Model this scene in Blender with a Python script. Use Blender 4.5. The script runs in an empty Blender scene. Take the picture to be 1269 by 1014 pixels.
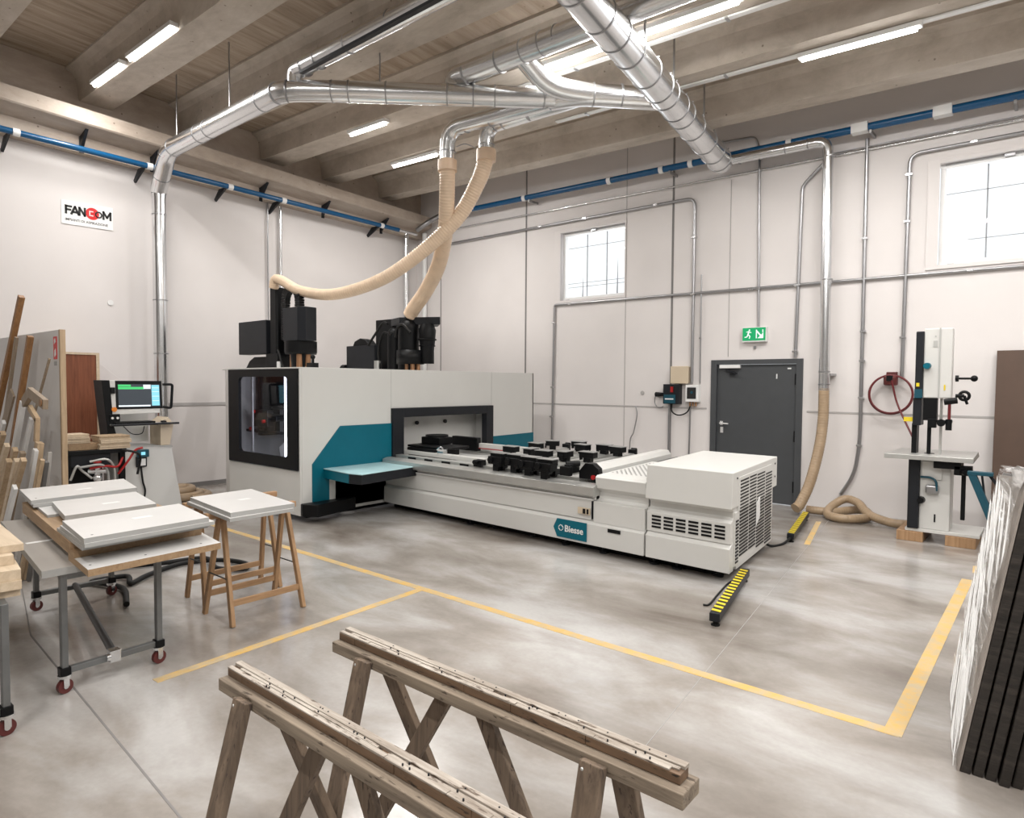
import bpy, bmesh, math, random
from math import sin, cos, pi, radians as rad, sqrt
from mathutils import Vector as V, Matrix
random.seed(7)
COL = bpy.context.scene.collection
# ------------------------------------------------------------------ materials
def _nt(name):
    m = bpy.data.materials.new(name); m.use_nodes = True
    nt = m.node_tree; b = nt.nodes['Principled BSDF']
    return m, nt, b
def N(nt, t, **k):
    n = nt.nodes.new(t)
    for a, v in k.items():
        if a in n.inputs.keys(): n.inputs[a].default_value = v
        else: setattr(n, a, v)
    return n
def flat(name, col, rough=.5, metal=0, var=.06, scale=6, bump=0, spec=.5, coat=0):
    """plain surface with a little procedural unevenness"""
    m, nt, b = _nt(name)
    tc = N(nt, 'ShaderNodeTexCoord'); no = N(nt, 'ShaderNodeTexNoise', Scale=scale, Detail=5.0)
    nt.links.new(tc.outputs['Object'], no.inputs['Vector'])
    r = N(nt, 'ShaderNodeValToRGB'); r.color_ramp.elements[0].position = .3; r.color_ramp.elements[1].position = .7
    r.color_ramp.elements[0].color = tuple(max(0, c*(1-var)) for c in col)+(1,)
    r.color_ramp.elements[1].color = tuple(min(1, c*(1+var)) for c in col)+(1,)
    nt.links.new(no.outputs['Fac'], r.inputs['Fac']); nt.links.new(r.outputs['Color'], b.inputs['Base Color'])
    b.inputs['Roughness'].default_value = rough; b.inputs['Metallic'].default_value = metal
    b.inputs['Specular IOR Level'].default_value = spec; b.inputs['Coat Weight'].default_value = coat
    if bump:
        bp = N(nt, 'ShaderNodeBump', Strength=bump, Distance=.01)
        n2 = N(nt, 'ShaderNodeTexNoise', Scale=scale*6, Detail=4.0)
        nt.links.new(tc.outputs['Object'], n2.inputs['Vector'])
        nt.links.new(n2.outputs['Fac'], bp.inputs['Height']); nt.links.new(bp.outputs['Normal'], b.inputs['Normal'])
    return m
def wood(name, c0, c1, axis='X', scale=3.0, rough=.55, stain=None):
    m, nt, b = _nt(name)
    tc = N(nt, 'ShaderNodeTexCoord'); mp = N(nt, 'ShaderNodeMapping')
    s = {'X': (.6, 9, 9), 'Y': (9, .6, 9), 'Z': (9, 9, .6)}[axis]
    mp.inputs['Scale'].default_value = tuple(q*scale for q in s)
    no = N(nt, 'ShaderNodeTexNoise', Scale=1.6, Detail=7.0, Roughness=.65, Distortion=.6)
    nt.links.new(tc.outputs['Object'], mp.inputs['Vector']); nt.links.new(mp.outputs['Vector'], no.inputs['Vector'])
    r = N(nt, 'ShaderNodeValToRGB'); r.color_ramp.elements[0].position = .32; r.color_ramp.elements[1].position = .68
    r.color_ramp.elements[0].color = (*c0, 1); r.color_ramp.elements[1].color = (*c1, 1)
    nt.links.new(no.outputs['Fac'], r.inputs['Fac']); last = r.outputs['Color']
    if stain:
        mp2 = N(nt, 'ShaderNodeMapping'); mp2.inputs['Scale'].default_value = {'X': (5, 22, 22), 'Y': (22, 5, 22), 'Z': (22, 22, 5)}[axis]
        n2 = N(nt, 'ShaderNodeTexNoise', Scale=3.2, Detail=3.0, Roughness=.6)
        nt.links.new(tc.outputs['Object'], mp2.inputs['Vector']); nt.links.new(mp2.outputs['Vector'], n2.inputs['Vector'])
        r2 = N(nt, 'ShaderNodeValToRGB'); r2.color_ramp.elements[0].position = .60; r2.color_ramp.elements[1].position = .68
        r2.color_ramp.elements[0].color = (0, 0, 0, 1); r2.color_ramp.elements[1].color = (1, 1, 1, 1)
        mx = N(nt, 'ShaderNodeMixRGB'); mx.inputs['Color2'].default_value = (*stain, 1)
        nt.links.new(n2.outputs['Fac'], r2.inputs['Fac']); nt.links.new(r2.outputs['Color'], mx.inputs['Fac'])
        nt.links.new(last, mx.inputs['Color1']); last = mx.outputs['Color']
    nt.links.new(last, b.inputs['Base Color']); b.inputs['Roughness'].default_value = rough
    bp = N(nt, 'ShaderNodeBump', Strength=.25, Distance=.004)
    nt.links.new(no.outputs['Fac'], bp.inputs['Height']); nt.links.new(bp.outputs['Normal'], b.inputs['Normal'])
    return m
def emit(name, col, s):
    m, nt, b = _nt(name); b.inputs['Base Color'].default_value = (.02, .02, .02, 1)
    b.inputs['Emission Color'].default_value = (*col, 1); b.inputs['Emission Strength'].default_value = s
    return m
def glass(name, tint=(1, 1, 1), mix=.12, rough=.02):
    m = bpy.data.materials.new(name); m.use_nodes = True; nt = m.node_tree; nt.nodes.clear()
    o = N(nt, 'ShaderNodeOutputMaterial'); t = N(nt, 'ShaderNodeBsdfTransparent'); g = N(nt, 'ShaderNodeBsdfGlossy')
    t.inputs['Color'].default_value = (*tint, 1); g.inputs['Roughness'].default_value = rough
    mx = N(nt, 'ShaderNodeMixShader')
    mx.inputs[0].default_value = mix
    nt.links.new(t.outputs[0], mx.inputs[1]); nt.links.new(g.outputs[0], mx.inputs[2]); nt.links.new(mx.outputs[0], o.inputs[0])
    return m
def concrete_floor():
    m, nt, b = _nt('polished_concrete')
    tc = N(nt, 'ShaderNodeTexCoord')
    mp = N(nt, 'ShaderNodeMapping'); mp.inputs['Scale'].default_value = (.95, 1.75, 1); mp.inputs['Rotation'].default_value = (0, 0, -.62)
    nt.links.new(tc.outputs['Object'], mp.inputs['Vector'])
    a = N(nt, 'ShaderNodeTexNoise', Scale=.8, Detail=7.0, Roughness=.56, Distortion=.35)
    c = N(nt, 'ShaderNodeTexNoise', Scale=.33, Detail=3.0); d = N(nt, 'ShaderNodeTexNoise', Scale=38.0, Detail=3.0)
    for n in (a, c): nt.links.new(mp.outputs['Vector'], n.inputs['Vector'])
    nt.links.new(tc.outputs['Object'], d.inputs['Vector'])
    r = N(nt, 'ShaderNodeValToRGB'); e = r.color_ramp.elements
    e[0].position = .30; e[0].color = (.20, .17, .145, 1); e[1].position = .64; e[1].color = (.51, .495, .48, 1)
    k = e.new(.46); k.color = (.335, .305, .275, 1)
    nt.links.new(a.outputs['Fac'], r.inputs['Fac'])
    r2 = N(nt, 'ShaderNodeValToRGB'); r2.color_ramp.elements[0].color = (.74, .73, .72, 1); r2.color_ramp.elements[1].color = (1.12, 1.13, 1.14, 1)
    r2.color_ramp.elements[0].position = .35; r2.color_ramp.elements[1].position = .65
    nt.links.new(c.outputs['Fac'], r2.inputs['Fac'])
    mx = N(nt, 'ShaderNodeMixRGB', blend_type='MULTIPLY'); mx.inputs['Fac'].default_value = 1
    nt.links.new(r.outputs['Color'], mx.inputs['Color1']); nt.links.new(r2.outputs['Color'], mx.inputs['Color2'])
    r3 = N(nt, 'ShaderNodeValToRGB'); r3.color_ramp.elements[0].color = (.9, .9, .9, 1); r3.color_ramp.elements[1].color = (1.05, 1.05, 1.05, 1)
    nt.links.new(d.outputs['Fac'], r3.inputs['Fac'])
    m2 = N(nt, 'ShaderNodeMixRGB', blend_type='MULTIPLY'); m2.inputs['Fac'].default_value = 1
    nt.links.new(mx.outputs['Color'], m2.inputs['Color1']); nt.links.new(r3.outputs['Color'], m2.inputs['Color2'])
    nt.links.new(m2.outputs['Color'], b.inputs['Base Color'])
    mr = N(nt, 'ShaderNodeMapRange'); mr.inputs['To Min'].default_value = .13; mr.inputs['To Max'].default_value = .26
    nt.links.new(a.outputs['Fac'], mr.inputs['Value']); nt.links.new(mr.outputs['Result'], b.inputs['Roughness'])
    b.inputs['Specular IOR Level'].default_value = .6
    return m
def concrete_rough(name, c0, c1, c2, stretch=(1, 1, 1), sc=2.2, pits=True):
    m, nt, b = _nt(name)
    tc = N(nt, 'ShaderNodeTexCoord'); mp = N(nt, 'ShaderNodeMapping'); mp.inputs['Scale'].default_value = stretch
    nt.links.new(tc.outputs['Object'], mp.inputs['Vector'])
    a = N(nt, 'ShaderNodeTexNoise', Scale=sc, Detail=9.0, Roughness=.7, Distortion=.3)
    nt.links.new(mp.outputs['Vector'], a.inputs['Vector'])
    r = N(nt, 'ShaderNodeValToRGB'); e = r.color_ramp.elements
    e[0].position = .3; e[0].color = (*c0, 1); e[1].position = .7; e[1].color = (*c2, 1); k = e.new(.5); k.color = (*c1, 1)
    nt.links.new(a.outputs['Fac'], r.inputs['Fac']); last = r.outputs['Color']
    if pits:
        vo = N(nt, 'ShaderNodeTexVoronoi', Scale=5.5); nt.links.new(tc.outputs['Object'], vo.inputs['Vector'])
        r2 = N(nt, 'ShaderNodeValToRGB'); r2.color_ramp.elements[0].position = .045; r2.color_ramp.elements[1].position = .085
        r2.color_ramp.elements[0].color = (.45, .42, .4, 1); r2.color_ramp.elements[1].color = (1, 1, 1, 1)
        nt.links.new(vo.outputs['Distance'], r2.inputs['Fac'])
        mx = N(nt, 'ShaderNodeMixRGB', blend_type='MULTIPLY'); mx.inputs['Fac'].default_value = 1
        nt.links.new(last, mx.inputs['Color1']); nt.links.new(r2.outputs['Color'], mx.inputs['Color2']); last = mx.outputs['Color']
    nt.links.new(last, b.inputs['Base Color']); b.inputs['Roughness'].default_value = .85
    bp = N(nt, 'ShaderNodeBump', Strength=.35, Distance=.02)
    nt.links.new(a.outputs['Fac'], bp.inputs['Height']); nt.links.new(bp.outputs['Normal'], b.inputs['Normal'])
    return m
def galv(name, col=(.80, .81, .82), rough=.22):
    m, nt, b = _nt(name)
    tc = N(nt, 'ShaderNodeTexCoord'); v = N(nt, 'ShaderNodeTexVoronoi', Scale=70.0); nt.links.new(tc.outputs['Object'], v.inputs['Vector'])
    r = N(nt, 'ShaderNodeValToRGB'); r.color_ramp.elements[0].color = tuple(c*.94 for c in col)+(1,); r.color_ramp.elements[1].color = (*col, 1)
    nt.links.new(v.outputs['Color'], r.inputs['Fac']); nt.links.new(r.outputs['Color'], b.inputs['Base Color'])
    n = N(nt, 'ShaderNodeTexNoise', Scale=2.0, Detail=2.0); nt.links.new(tc.outputs['Object'], n.inputs['Vector'])
    mr = N(nt, 'ShaderNodeMapRange'); mr.inputs['To Min'].default_value = rough-.03; mr.inputs['To Max'].default_value = rough+.05
    nt.links.new(n.outputs['Fac'], mr.inputs['Value']); nt.links.new(mr.outputs['Result'], b.inputs['Roughness'])
    b.inputs['Metallic'].default_value = 1
    return m
def worn_paint(name, col, under):
    m, nt, b = _nt(name)
    tc = N(nt, 'ShaderNodeTexCoord'); n = N(nt, 'ShaderNodeTexNoise', Scale=7.0, Detail=8.0, Roughness=.7)
    nt.links.new(tc.outputs['Object'], n.inputs['Vector'])
    r = N(nt, 'ShaderNodeValToRGB'); r.color_ramp.elements[0].position = .38; r.color_ramp.elements[1].position = .60
    r.color_ramp.elements[0].color = (*under, 1); r.color_ramp.elements[1].color = (*col, 1)
    nt.links.new(n.outputs['Fac'], r.inputs['Fac']); nt.links.new(r.outputs['Color'], b.inputs['Base Color'])
    b.inputs['Roughness'].default_value = .4
    return m
M = {}
M['wall'] = flat('wall_paint', (.72, .685, .67), .8, var=.035, scale=1.1, bump=.05)
M['wallL'] = flat('wall_paint_left', (.70, .665, .65), .8, var=.04, scale=.9, bump=.05)
M['floor'] = concrete_floor()
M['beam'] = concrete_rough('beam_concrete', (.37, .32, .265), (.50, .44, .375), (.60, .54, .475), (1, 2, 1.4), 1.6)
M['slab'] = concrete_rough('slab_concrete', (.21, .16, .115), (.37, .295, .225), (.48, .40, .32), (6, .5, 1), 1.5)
M['ledge'] = concrete_rough('ledge_concrete', (.33, .27, .22), (.43, .36, .30), (.52, .46, .40), (1.5, .5, 1), 2.0)
M['wallD'] = flat('unseen_wall_grey', (.34, .33, .32), .8, var=.04)  # grey for the unseen walls, picked to cut bounced light
M['joint'] = flat('joint_sealant', (.20, .19, .185), .8)
M['jointf'] = flat('floor_joint', (.34, .33, .32), .6)
M['jointl'] = flat('joint_light', (.42, .40, .39), .8)
M['galv'] = galv('galvanised_steel')
M['galvd'] = galv('galvanised_conduit', (.42, .42, .43), .35)
M['chrome'] = flat('satin_metal', (.85, .85, .85), .35, .5, .02)
M['alu'] = flat('brushed_aluminium', (.56, .56, .54), .38, .7, .05)
M['blue'] = flat('blue_pipe', (.003, .075, .19), .25, 0, .05)
M['white'] = flat('white_plastic', (.78, .78, .77), .4, var=.02)
M['mach'] = flat('machine_grey_white', (.63, .625, .60), .38, var=.015, scale=2)
M['mach2'] = flat('machine_grey_recess', (.42, .42, .405), .45, var=.02)
M['teal'] = flat('teal_enamel', (.0, .115, .165), .42, var=.03, spec=.3)
M['tealtop'] = flat('pale_teal_table', (.45, .66, .69), .3, var=.12, scale=3)
M['dark'] = flat('charcoal_enamel', (.012, .0135, .017), .45, var=.08, spec=.3)
M['black'] = flat('black_enamel', (.0035, .0038, .0045), .45, var=.1, spec=.22)
M['rubber'] = flat('black_rubber', (.008, .008, .008), .6, var=.1, spec=.3)
M['podtop'] = flat('pod_sheen_grey', (.24, .24, .235), .4, var=.1)  # grey raised to stand for the sheen on the pod tops
M['copper'] = flat('copper', (.40, .22, .12), .35, .7)
M['door'] = flat('door_grey', (.060, .064, .069), .45, var=.04, bump=.05)
M['hose'] = flat('tan_hose', (.72, .55, .395), .4, var=.06, scale=8)
M['hoset'] = flat('brown_hose', (.36, .26, .165), .38, var=.1, scale=8)
M['cuff'] = flat('hose_cuff', (.70, .52, .37), .45, var=.06)
M['glow'] = emit('lit_tube', (1, .98, .95), 22)
M['led'] = emit('led_strip', (.85, .9, 1), 6)
M['sky'] = emit('daylight_panel', (.97, .985, 1), 1.0)
M['bars'] = flat('window_bar', (.30, .31, .33), .5)
M['yellow'] = worn_paint('yellow_floor_paint', (.66, .42, .12), (.50, .41, .27))
M['wY'] = wood('pine_light', (.34, .24, .145), (.50, .37, .24), 'Z')
M['wB'] = wood('brown_stained_wood', (.20, .095, .035), (.34, .17, .065), 'Z')
M['wR'] = wood('red_brown_veneer', (.13, .035, .012), (.24, .075, .03), 'Z', 2)
M['wG'] = wood('grey_beige_wood', (.22, .165, .115), (.32, .25, .18), 'Z')
M['beech'] = wood('beech_leg', (.30, .17, .085), (.43, .265, .14), 'Z')
M['beechX'] = wood('beech_rail', (.30, .17, .085), (.43, .265, .14), 'Y')
M['mdf'] = wood('brown_mdf', (.26, .16, .085), (.38, .26, .15), 'X', 2)
M['ply'] = wood('ply_board', (.50, .39, .27), (.64, .52, .38), 'X', 1.5)
M['lam'] = flat('white_laminate', (.64, .63, .615), .35, var=.03, scale=3)
M['lamg'] = flat('grey_laminate', (.36, .34, .315), .3, var=.05, scale=3)
M['edgeD'] = flat('dark_grey_board', (.12, .115, .11), .5)
M['edge'] = flat('grey_edge', (.36, .36, .35), .5)
M['oldw'] = wood('weathered_wood', (.12, .09, .065), (.32, .26, .195), 'X', 2.2, .75, (.07, .05, .035))
M['oldt'] = wood('worn_topping', (.20, .16, .125), (.53, .48, .42), 'X', 2.6, .6, (.10, .07, .05))
M['oldb'] = wood('worn_brown_rail', (.085, .052, .032), (.24, .15, .09), 'X', 1.6, .6, (.03, .022, .017))
M['oldz'] = wood('weathered_leg', (.085, .06, .042), (.22, .16, .112), 'Z', 2.0, .75, (.06, .04, .03))
M['steel'] = flat('painted_steel_tube', (.17, .175, .175), .42, .5, .1)
M['sdark'] = flat('dark_steel_tube', (.055, .058, .06), .4, .5, .1)
M['red'] = flat('red_wheel', (.10, .018, .016), .45)
M['redp'] = flat('red_plastic', (.38, .012, .012), .35)
M['redh'] = flat('dark_red_hose', (.13, .012, .015), .4)
M['green'] = emit('exit_green', (.0, .20, .075), .7); M['green'].node_tree.nodes['Principled BSDF'].inputs['Base Color'].default_value = (0, .25, .08, 1)
M['exw'] = emit('exit_white', (.9, 1, .95), .9)
M['paper'] = flat('sign_white', (.80, .80, .79), .4, var=.01)
M['ink'] = flat('sign_black', (.015, .015, .015), .5)
M['sred'] = flat('sign_red', (.62, .02, .02), .4)
M['beige'] = flat('beige_box', (.60, .50, .37), .5, var=.02)
M['sblue'] = flat('switch_blue', (.004, .060, .090), .4)
M['scrd'] = emit('screen_dark', (.03, .042, .055), .8)
M['scrg'] = emit('screen_green', (.05, .6, .16), 1.0)
M['scrc'] = emit('screen_cyan', (.25, .68, .85), 1.0)
M['scrw'] = emit('screen_white', (.8, .9, .95), 1.0)
M['brownb'] = flat('brown_hardboard', (.088, .052, .035), .6, var=.06)
M['stripe'] = flat('hazard_yellow', (.72, .56, .02), .4)
M['slabd'] = concrete_rough('dark_slab_edge', (.008, .007, .006), (.022, .018, .015), (.055, .045, .038), (1, 1, 9), 4, False)
M['slabd'].node_tree.nodes['Principled BSDF'].inputs['Roughness'].default_value = .35
M['slabf'] = flat('slab_face', (.31, .275, .245), .45, var=.15, scale=3)
M['orange'] = flat('orange_knob', (.8, .25, .03), .4)
M['win'] = glass('window_glass', (1, 1, 1), .02)
M['pane'] = glass('smoked_pane', (.80, .80, .84), .05)
def film():
    m = bpy.data.materials.new('stretch_film'); m.use_nodes = True; nt = m.node_tree; nt.nodes.clear()
    o = N(nt, 'ShaderNodeOutputMaterial'); t = N(nt, 'ShaderNodeBsdfTransparent'); p = N(nt, 'ShaderNodeBsdfPrincipled')
    p.inputs['Base Color'].default_value = (.88, .87, .86, 1); p.inputs['Roughness'].default_value = .18
    tc = N(nt, 'ShaderNodeTexCoord'); mp = N(nt, 'ShaderNodeMapping'); mp.inputs['Rotation'].default_value = (-.85, 0, 0); mp.inputs['Scale'].default_value = (1, 1.1, 11)
    n = N(nt, 'ShaderNodeTexNoise', Scale=1.6, Detail=5.0, Distortion=1.4)
    nt.links.new(tc.outputs['Object'], mp.inputs['Vector']); nt.links.new(mp.outputs['Vector'], n.inputs['Vector'])
    r = N(nt, 'ShaderNodeValToRGB'); r.color_ramp.elements[0].position = .48; r.color_ramp.elements[1].position = .68
    r.color_ramp.elements[0].color = (.16, .16, .16, 1); r.color_ramp.elements[1].color = (1, 1, 1, 1)
    bp = N(nt, 'ShaderNodeBump', Strength=.6, Distance=.012)
    nt.links.new(n.outputs['Fac'], r.inputs['Fac']); nt.links.new(n.outputs['Fac'], bp.inputs['Height']); nt.links.new(bp.outputs['Normal'], p.inputs['Normal'])
    mx = N(nt, 'ShaderNodeMixShader'); nt.links.new(r.outputs['Color'], mx.inputs[0]); nt.links.new(t.outputs[0], mx.inputs[1]); nt.links.new(p.outputs[0], mx.inputs[2])
    nt.links.new(mx.outputs[0], o.inputs[0]); return m
M['film'] = film()
# ------------------------------------------------------------------ mesh builder
def fillet(pts, r, n=6):
    pts = [V(p) for p in pts]; out = [pts[0]]
    for i in range(1, len(pts)-1):
        a, b, c = pts[i-1], pts[i], pts[i+1]
        u = (a-b); w = (c-b); d = min(r, u.length*.49, w.length*.49)
        p0 = b+u.normalized()*d; p1 = b+w.normalized()*d
        for k in range(n+1):
            t = k/n; out.append(p0*(1-t)**2+b*2*t*(1-t)+p1*t*t)
    out.append(pts[-1]); return out
def smoothpath(pts, n=8):
    pts = [V(p) for p in pts]; P = [pts[0]*2-pts[1]]+pts+[pts[-1]*2-pts[-2]]; out = []
    for i in range(1, len(P)-2):
        a, b, c, d = P[i-1:i+3]
        for k in range(n):
            t = k/n
            out.append(.5*((2*b)+(c-a)*t+(2*a-5*b+4*c-d)*t*t+(3*b-a-3*c+d)*t**3))
    out.append(pts[-1]); return out
def resample(pts, step):
    L = [0]
    for a, b in zip(pts, pts[1:]): L.append(L[-1]+(b-a).length)
    n = max(2, int(L[-1]/step)); out = []; j = 0
    for i in range(n+1):
        s = L[-1]*i/n
        while j < len(L)-2 and L[j+1] < s: j += 1
        t = (s-L[j])/max(1e-9, L[j+1]-L[j]); out.append(pts[j].lerp(pts[j+1], min(1, t)))
    return out
class B:
    def __init__(s): s.v = []; s.f = []; s.mi = []; s.sm = []; s.cur = 0; s.mats = []
    def m(s, key):
        if key not in s.mats: s.mats.append(key)
        s.cur = s.mats.index(key); return s
    def add(s, vs, fs, smooth=False):
        o = len(s.v); s.v += [tuple(v) for v in vs]
        for f in fs: s.f.append(tuple(i+o for i in f)); s.mi.append(s.cur); s.sm.append(smooth)
        return s
    def box(s, a, b):
        x0, y0, z0 = [min(p, q) for p, q in zip(a, b)]; x1, y1, z1 = [max(p, q) for p, q in zip(a, b)]
        return s.hexa([(x0, y0, z0), (x1, y0, z0), (x1, y1, z0), (x0, y1, z0), (x0, y0, z1), (x1, y0, z1), (x1, y1, z1), (x0, y1, z1)])
    def hexa(s, p):
        return s.add(p, [(0, 3, 2, 1), (4, 5, 6, 7), (0, 1, 5, 4), (1, 2, 6, 5), (2, 3, 7, 6), (3, 0, 4, 7)])
    def bar(s, a, b, w, h, up=(0, 0, 1)):
        a, b = V(a), V(b); d = (b-a).normalized(); up = V(up)
        if abs(d.dot(up)) > .97: up = V((1, 0, 0)) if abs(d.x) < .9 else V((0, 1, 0))
        r = d.cross(up).normalized()*w/2; u = r.cross(d).normalized()*h/2
        return s.hexa([a-r-u, a+r-u, b+r-u, b-r-u, a-r+u, a+r+u, b+r+u, b-r+u])
    def quadslab(s, pts, z0, z1):
        """flat board from 4 plan corners"""
        return s.prism([(p[0], p[1]) for p in pts], z0, z1)
    def prism(s, poly, a, b, ax='z'):
        """extrude a 2D polygon: ax z -> (x,y), ax y -> (x,z), ax x -> (y,z)"""
        def P(q, t): return {'z': (q[0], q[1], t), 'y': (q[0], t, q[1]), 'x': (t, q[0], q[1])}[ax]
        n = len(poly); vs = [P(q, a) for q in poly]+[P(q, b) for q in poly]
        fs = [tuple(range(n)), tuple(range(2*n-1, n-1, -1))]+[(i, i+n, (i+1) % n+n, (i+1) % n) for i in range(n)]
        return s.add(vs, fs)
    def tube(s, pts, r, n=14, cap=True, hollow=False, smooth=True):
        pts = [V(p) for p in pts]; R = r if callable(r) else (lambda i, t: r)
        vs = []; nrm = None; m_ = len(pts)
        for i, p in enumerate(pts):
            d = (pts[min(i+1, m_-1)]-pts[max(i-1, 0)]).normalized()
            if nrm is None: nrm = d.orthogonal().normalized()
            nrm = (nrm-d*nrm.dot(d)).normalized(); bn = d.cross(nrm); rr = R(i, i/(m_-1))
            for k in range(n):
                a = 2*pi*k/n; vs.append(p+(nrm*cos(a)+bn*sin(a))*rr)
        fs = [(i*n+k, i*n+(k+1) % n, (i+1)*n+(k+1) % n, (i+1)*n+k) for i in range(m_-1) for k in range(n)]
        s.add(vs, fs, smooth)
        if cap:
            s.add([vs[k] for k in range(n)], [tuple(range(n-1, -1, -1))]); s.add([vs[(m_-1)*n+k] for k in range(n)], [tuple(range(n))])
        return s
    def cyl(s, a, b, r0, r1=None, n=20):
        r1 = r0 if r1 is None else r1
        return s.tube([a, b], lambda i, t: r0+(r1-r0)*t, n)
    def lathe(s, c, prof, n=24):
        """prof: (r, z) list around vertical axis at c"""
        c = V(c); vs = [c+V((r*cos(2*pi*k/n), r*sin(2*pi*k/n), z)) for r, z in prof for k in range(n)]
        return s.add(vs, [(i*n+k, i*n+(k+1) % n, (i+1)*n+(k+1) % n, (i+1)*n+k) for i in range(len(prof)-1) for k in range(n)], True)
    def sphere(s, c, r, n=12):
        return s.lathe(c, [(max(1e-4, r*sin(pi*i/n)), -r*cos(pi*i/n)) for i in range(n+1)], n*2)
    def torus(s, c, axis, R, r, n=28, k=8):
        ax = V(axis).normalized(); u = ax.orthogonal().normalized(); w = ax.cross(u); c = V(c); vs = []
        for i in range(n):
            a = 2*pi*i/n; d = u*cos(a)+w*sin(a)
            for j in range(k):
                q = 2*pi*j/k; vs.append(c+d*(R+r*cos(q))+ax*r*sin(q))
        return s.add(vs, [(i*k+j, ((i+1) % n)*k+j, ((i+1) % n)*k+(j+1) % k, i*k+(j+1) % k) for i in range(n) for j in range(k)], True)
    def warp(s, fn): s.v = [tuple(fn(*v)) for v in s.v]; return s
def link(o, parent=None):
    COL.objects.link(o)
    if parent is not None: o.parent = parent
    return o
def out(name, b, mat=None, parent=None, bev=0, warp=None, label=None):
    """link builder b as ONE mesh object; its origin goes to the parent's origin, or to its own base when top-level"""
    if warp: b.warp(warp)
    me = bpy.data.meshes.new(name)
    if parent is not None:
        o = parent.location.copy(); g = parent.get('_o'); o = V(g) if g is not None else o
    else:
        xs = [v[0] for v in b.v]; ys = [v[1] for v in b.v]; zs = [v[2] for v in b.v]
        o = V(((min(xs)+max(xs))/2, (min(ys)+max(ys))/2, min(zs)))
    me.from_pydata([V(v)-o for v in b.v], [], b.f)
    mats = b.mats if b.mats else [mat]
    for k in mats: me.materials.append(M[k] if isinstance(k, str) else k)
    if b.mats: me.polygons.foreach_set('material_index', b.mi)
    me.polygons.foreach_set('use_smooth', b.sm); me.update()
    bm = bmesh.new(); bm.from_mesh(me); bmesh.ops.recalc_face_normals(bm, faces=bm.faces); bm.to_mesh(me); bm.free()
    ob = bpy.data.objects.new(name, me); link(ob, parent)
    if parent is None: ob.location = o
    else: ob['_o'] = tuple(o)
    if bev:
        md = ob.modifiers.new('bevel', 'BEVEL'); md.width = bev; md.segments = 2; md.limit_method = 'ANGLE'; md.angle_limit = rad(50)
    if label: ob['label'] = label
    return ob
def tag(o, label, cat, group=None):
    o['label'] = label; o['category'] = cat
    if group: o['group'] = group
    return o
def thing(name, label, cat, loc, group=None):
    o = bpy.data.objects.new(name, None); o.empty_display_size = .1; COL.objects.link(o); o.location = loc; o['_o'] = tuple(loc)
    return tag(o, label, cat, group)
def struct(name, b, mat, bev=0, label=None):
    o = out(name, b, mat, None, bev); o['kind'] = 'structure'
    if label: o['label'] = label
    return o
def copytree(o, parent=None, shift=None):
    c = o.copy(); COL.objects.link(c)
    if parent is not None: c.parent = parent
    if shift is not None: c.location = o.location+V(shift)
    for ch in list(o.children): copytree(ch, c)
    return c
def text(name, body, size, mat, mw, parent, depth=.002, bold=0):
    """lettering turned into a mesh; mw maps local text plane to the place, relative to the parent's origin"""
    cu = bpy.data.curves.new(name, 'FONT'); cu.body = body; cu.size = size; cu.extrude = depth; cu.offset = bold; cu.resolution_u = 3
    t = bpy.data.objects.new(name+'_t', cu); COL.objects.link(t); bpy.context.view_layer.update()
    me = bpy.data.meshes.new_from_object(t.evaluated_get(bpy.context.evaluated_depsgraph_get()))
    bpy.data.objects.remove(t); me.transform(mw); me.materials.clear(); me.materials.append(M[mat])
    o = bpy.data.objects.new(name, me); link(o, parent); return o
# ------------------------------------------------------------------ place: numbers (metres, camera stands over 0,0)
XL, W = -11.1, 9.9
XR, YF = 7.0, -7.0
def zb(x, y): return 5.80-.029*(x+11.1)-.036*(y-3.5)      # underside of the sloping beams
def zc(x, y): return zb(x, y)+.42
# ------------------------------------------------------------------ setting
b = B(); b.box((XL-.2, YF-.2, -.15), (XR+.2, W+.2, 0)); struct('floor', b, 'floor')
b = B()
b.hexa([(XL-.2, YF-.2, zc(XL, YF)), (XR+.2, YF-.2, zc(XR, YF)), (XR+.2, W+.2, zc(XR, W)), (XL-.2, W+.2, zc(XL, W)),
        (XL-.2, YF-.2, zc(XL, YF)+.2), (XR+.2, YF-.2, zc(XR, YF)+.2), (XR+.2, W+.2, zc(XR, W)+.2), (XL-.2, W+.2, zc(XL, W)+.2)])
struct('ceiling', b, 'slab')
b = B(); b.box((XL-.2, YF-.2, 0), (XL, W+.2, 6.8)); struct('wall_left', b, 'wallL')
b = B(); b.box((XL-.2, YF-.2, 0), (XR+.2, YF, 6.8)); struct('wall_front', b, 'wallD')
b = B(); b.box((XR, YF-.2, 0), (XR+.2, W+.2, 6.8)); struct('wall_right', b, 'wallD')
# back wall with two windows and a door
w1 = (-7.19, -5.79, 3.30, 4.54); w2 = (-1.33, .15, 3.30, 4.58); dr = (-4.21, -2.84, 0, 2.15)
b = B(); T = W+.22
def wallbox(x0, x1, z0, z1): b.box((x0, W, z0), (x1, T, z1))
wallbox(XL, dr[0], 0, 2.15); wallbox(dr[1], XR, 0, 2.15); wallbox(XL, XR, 2.15, 3.30)
wallbox(XL, w1[0], 3.3, 4.58); wallbox(w1[1], w2[0], 3.3, 4.58); wallbox(w2[1], XR, 3.3, 4.58); wallbox(w1[0], w1[1], 4.54, 4.58)
wallbox(XL, XR, 4.58, 6.8); struct('wall_back', b, 'wall')
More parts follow.
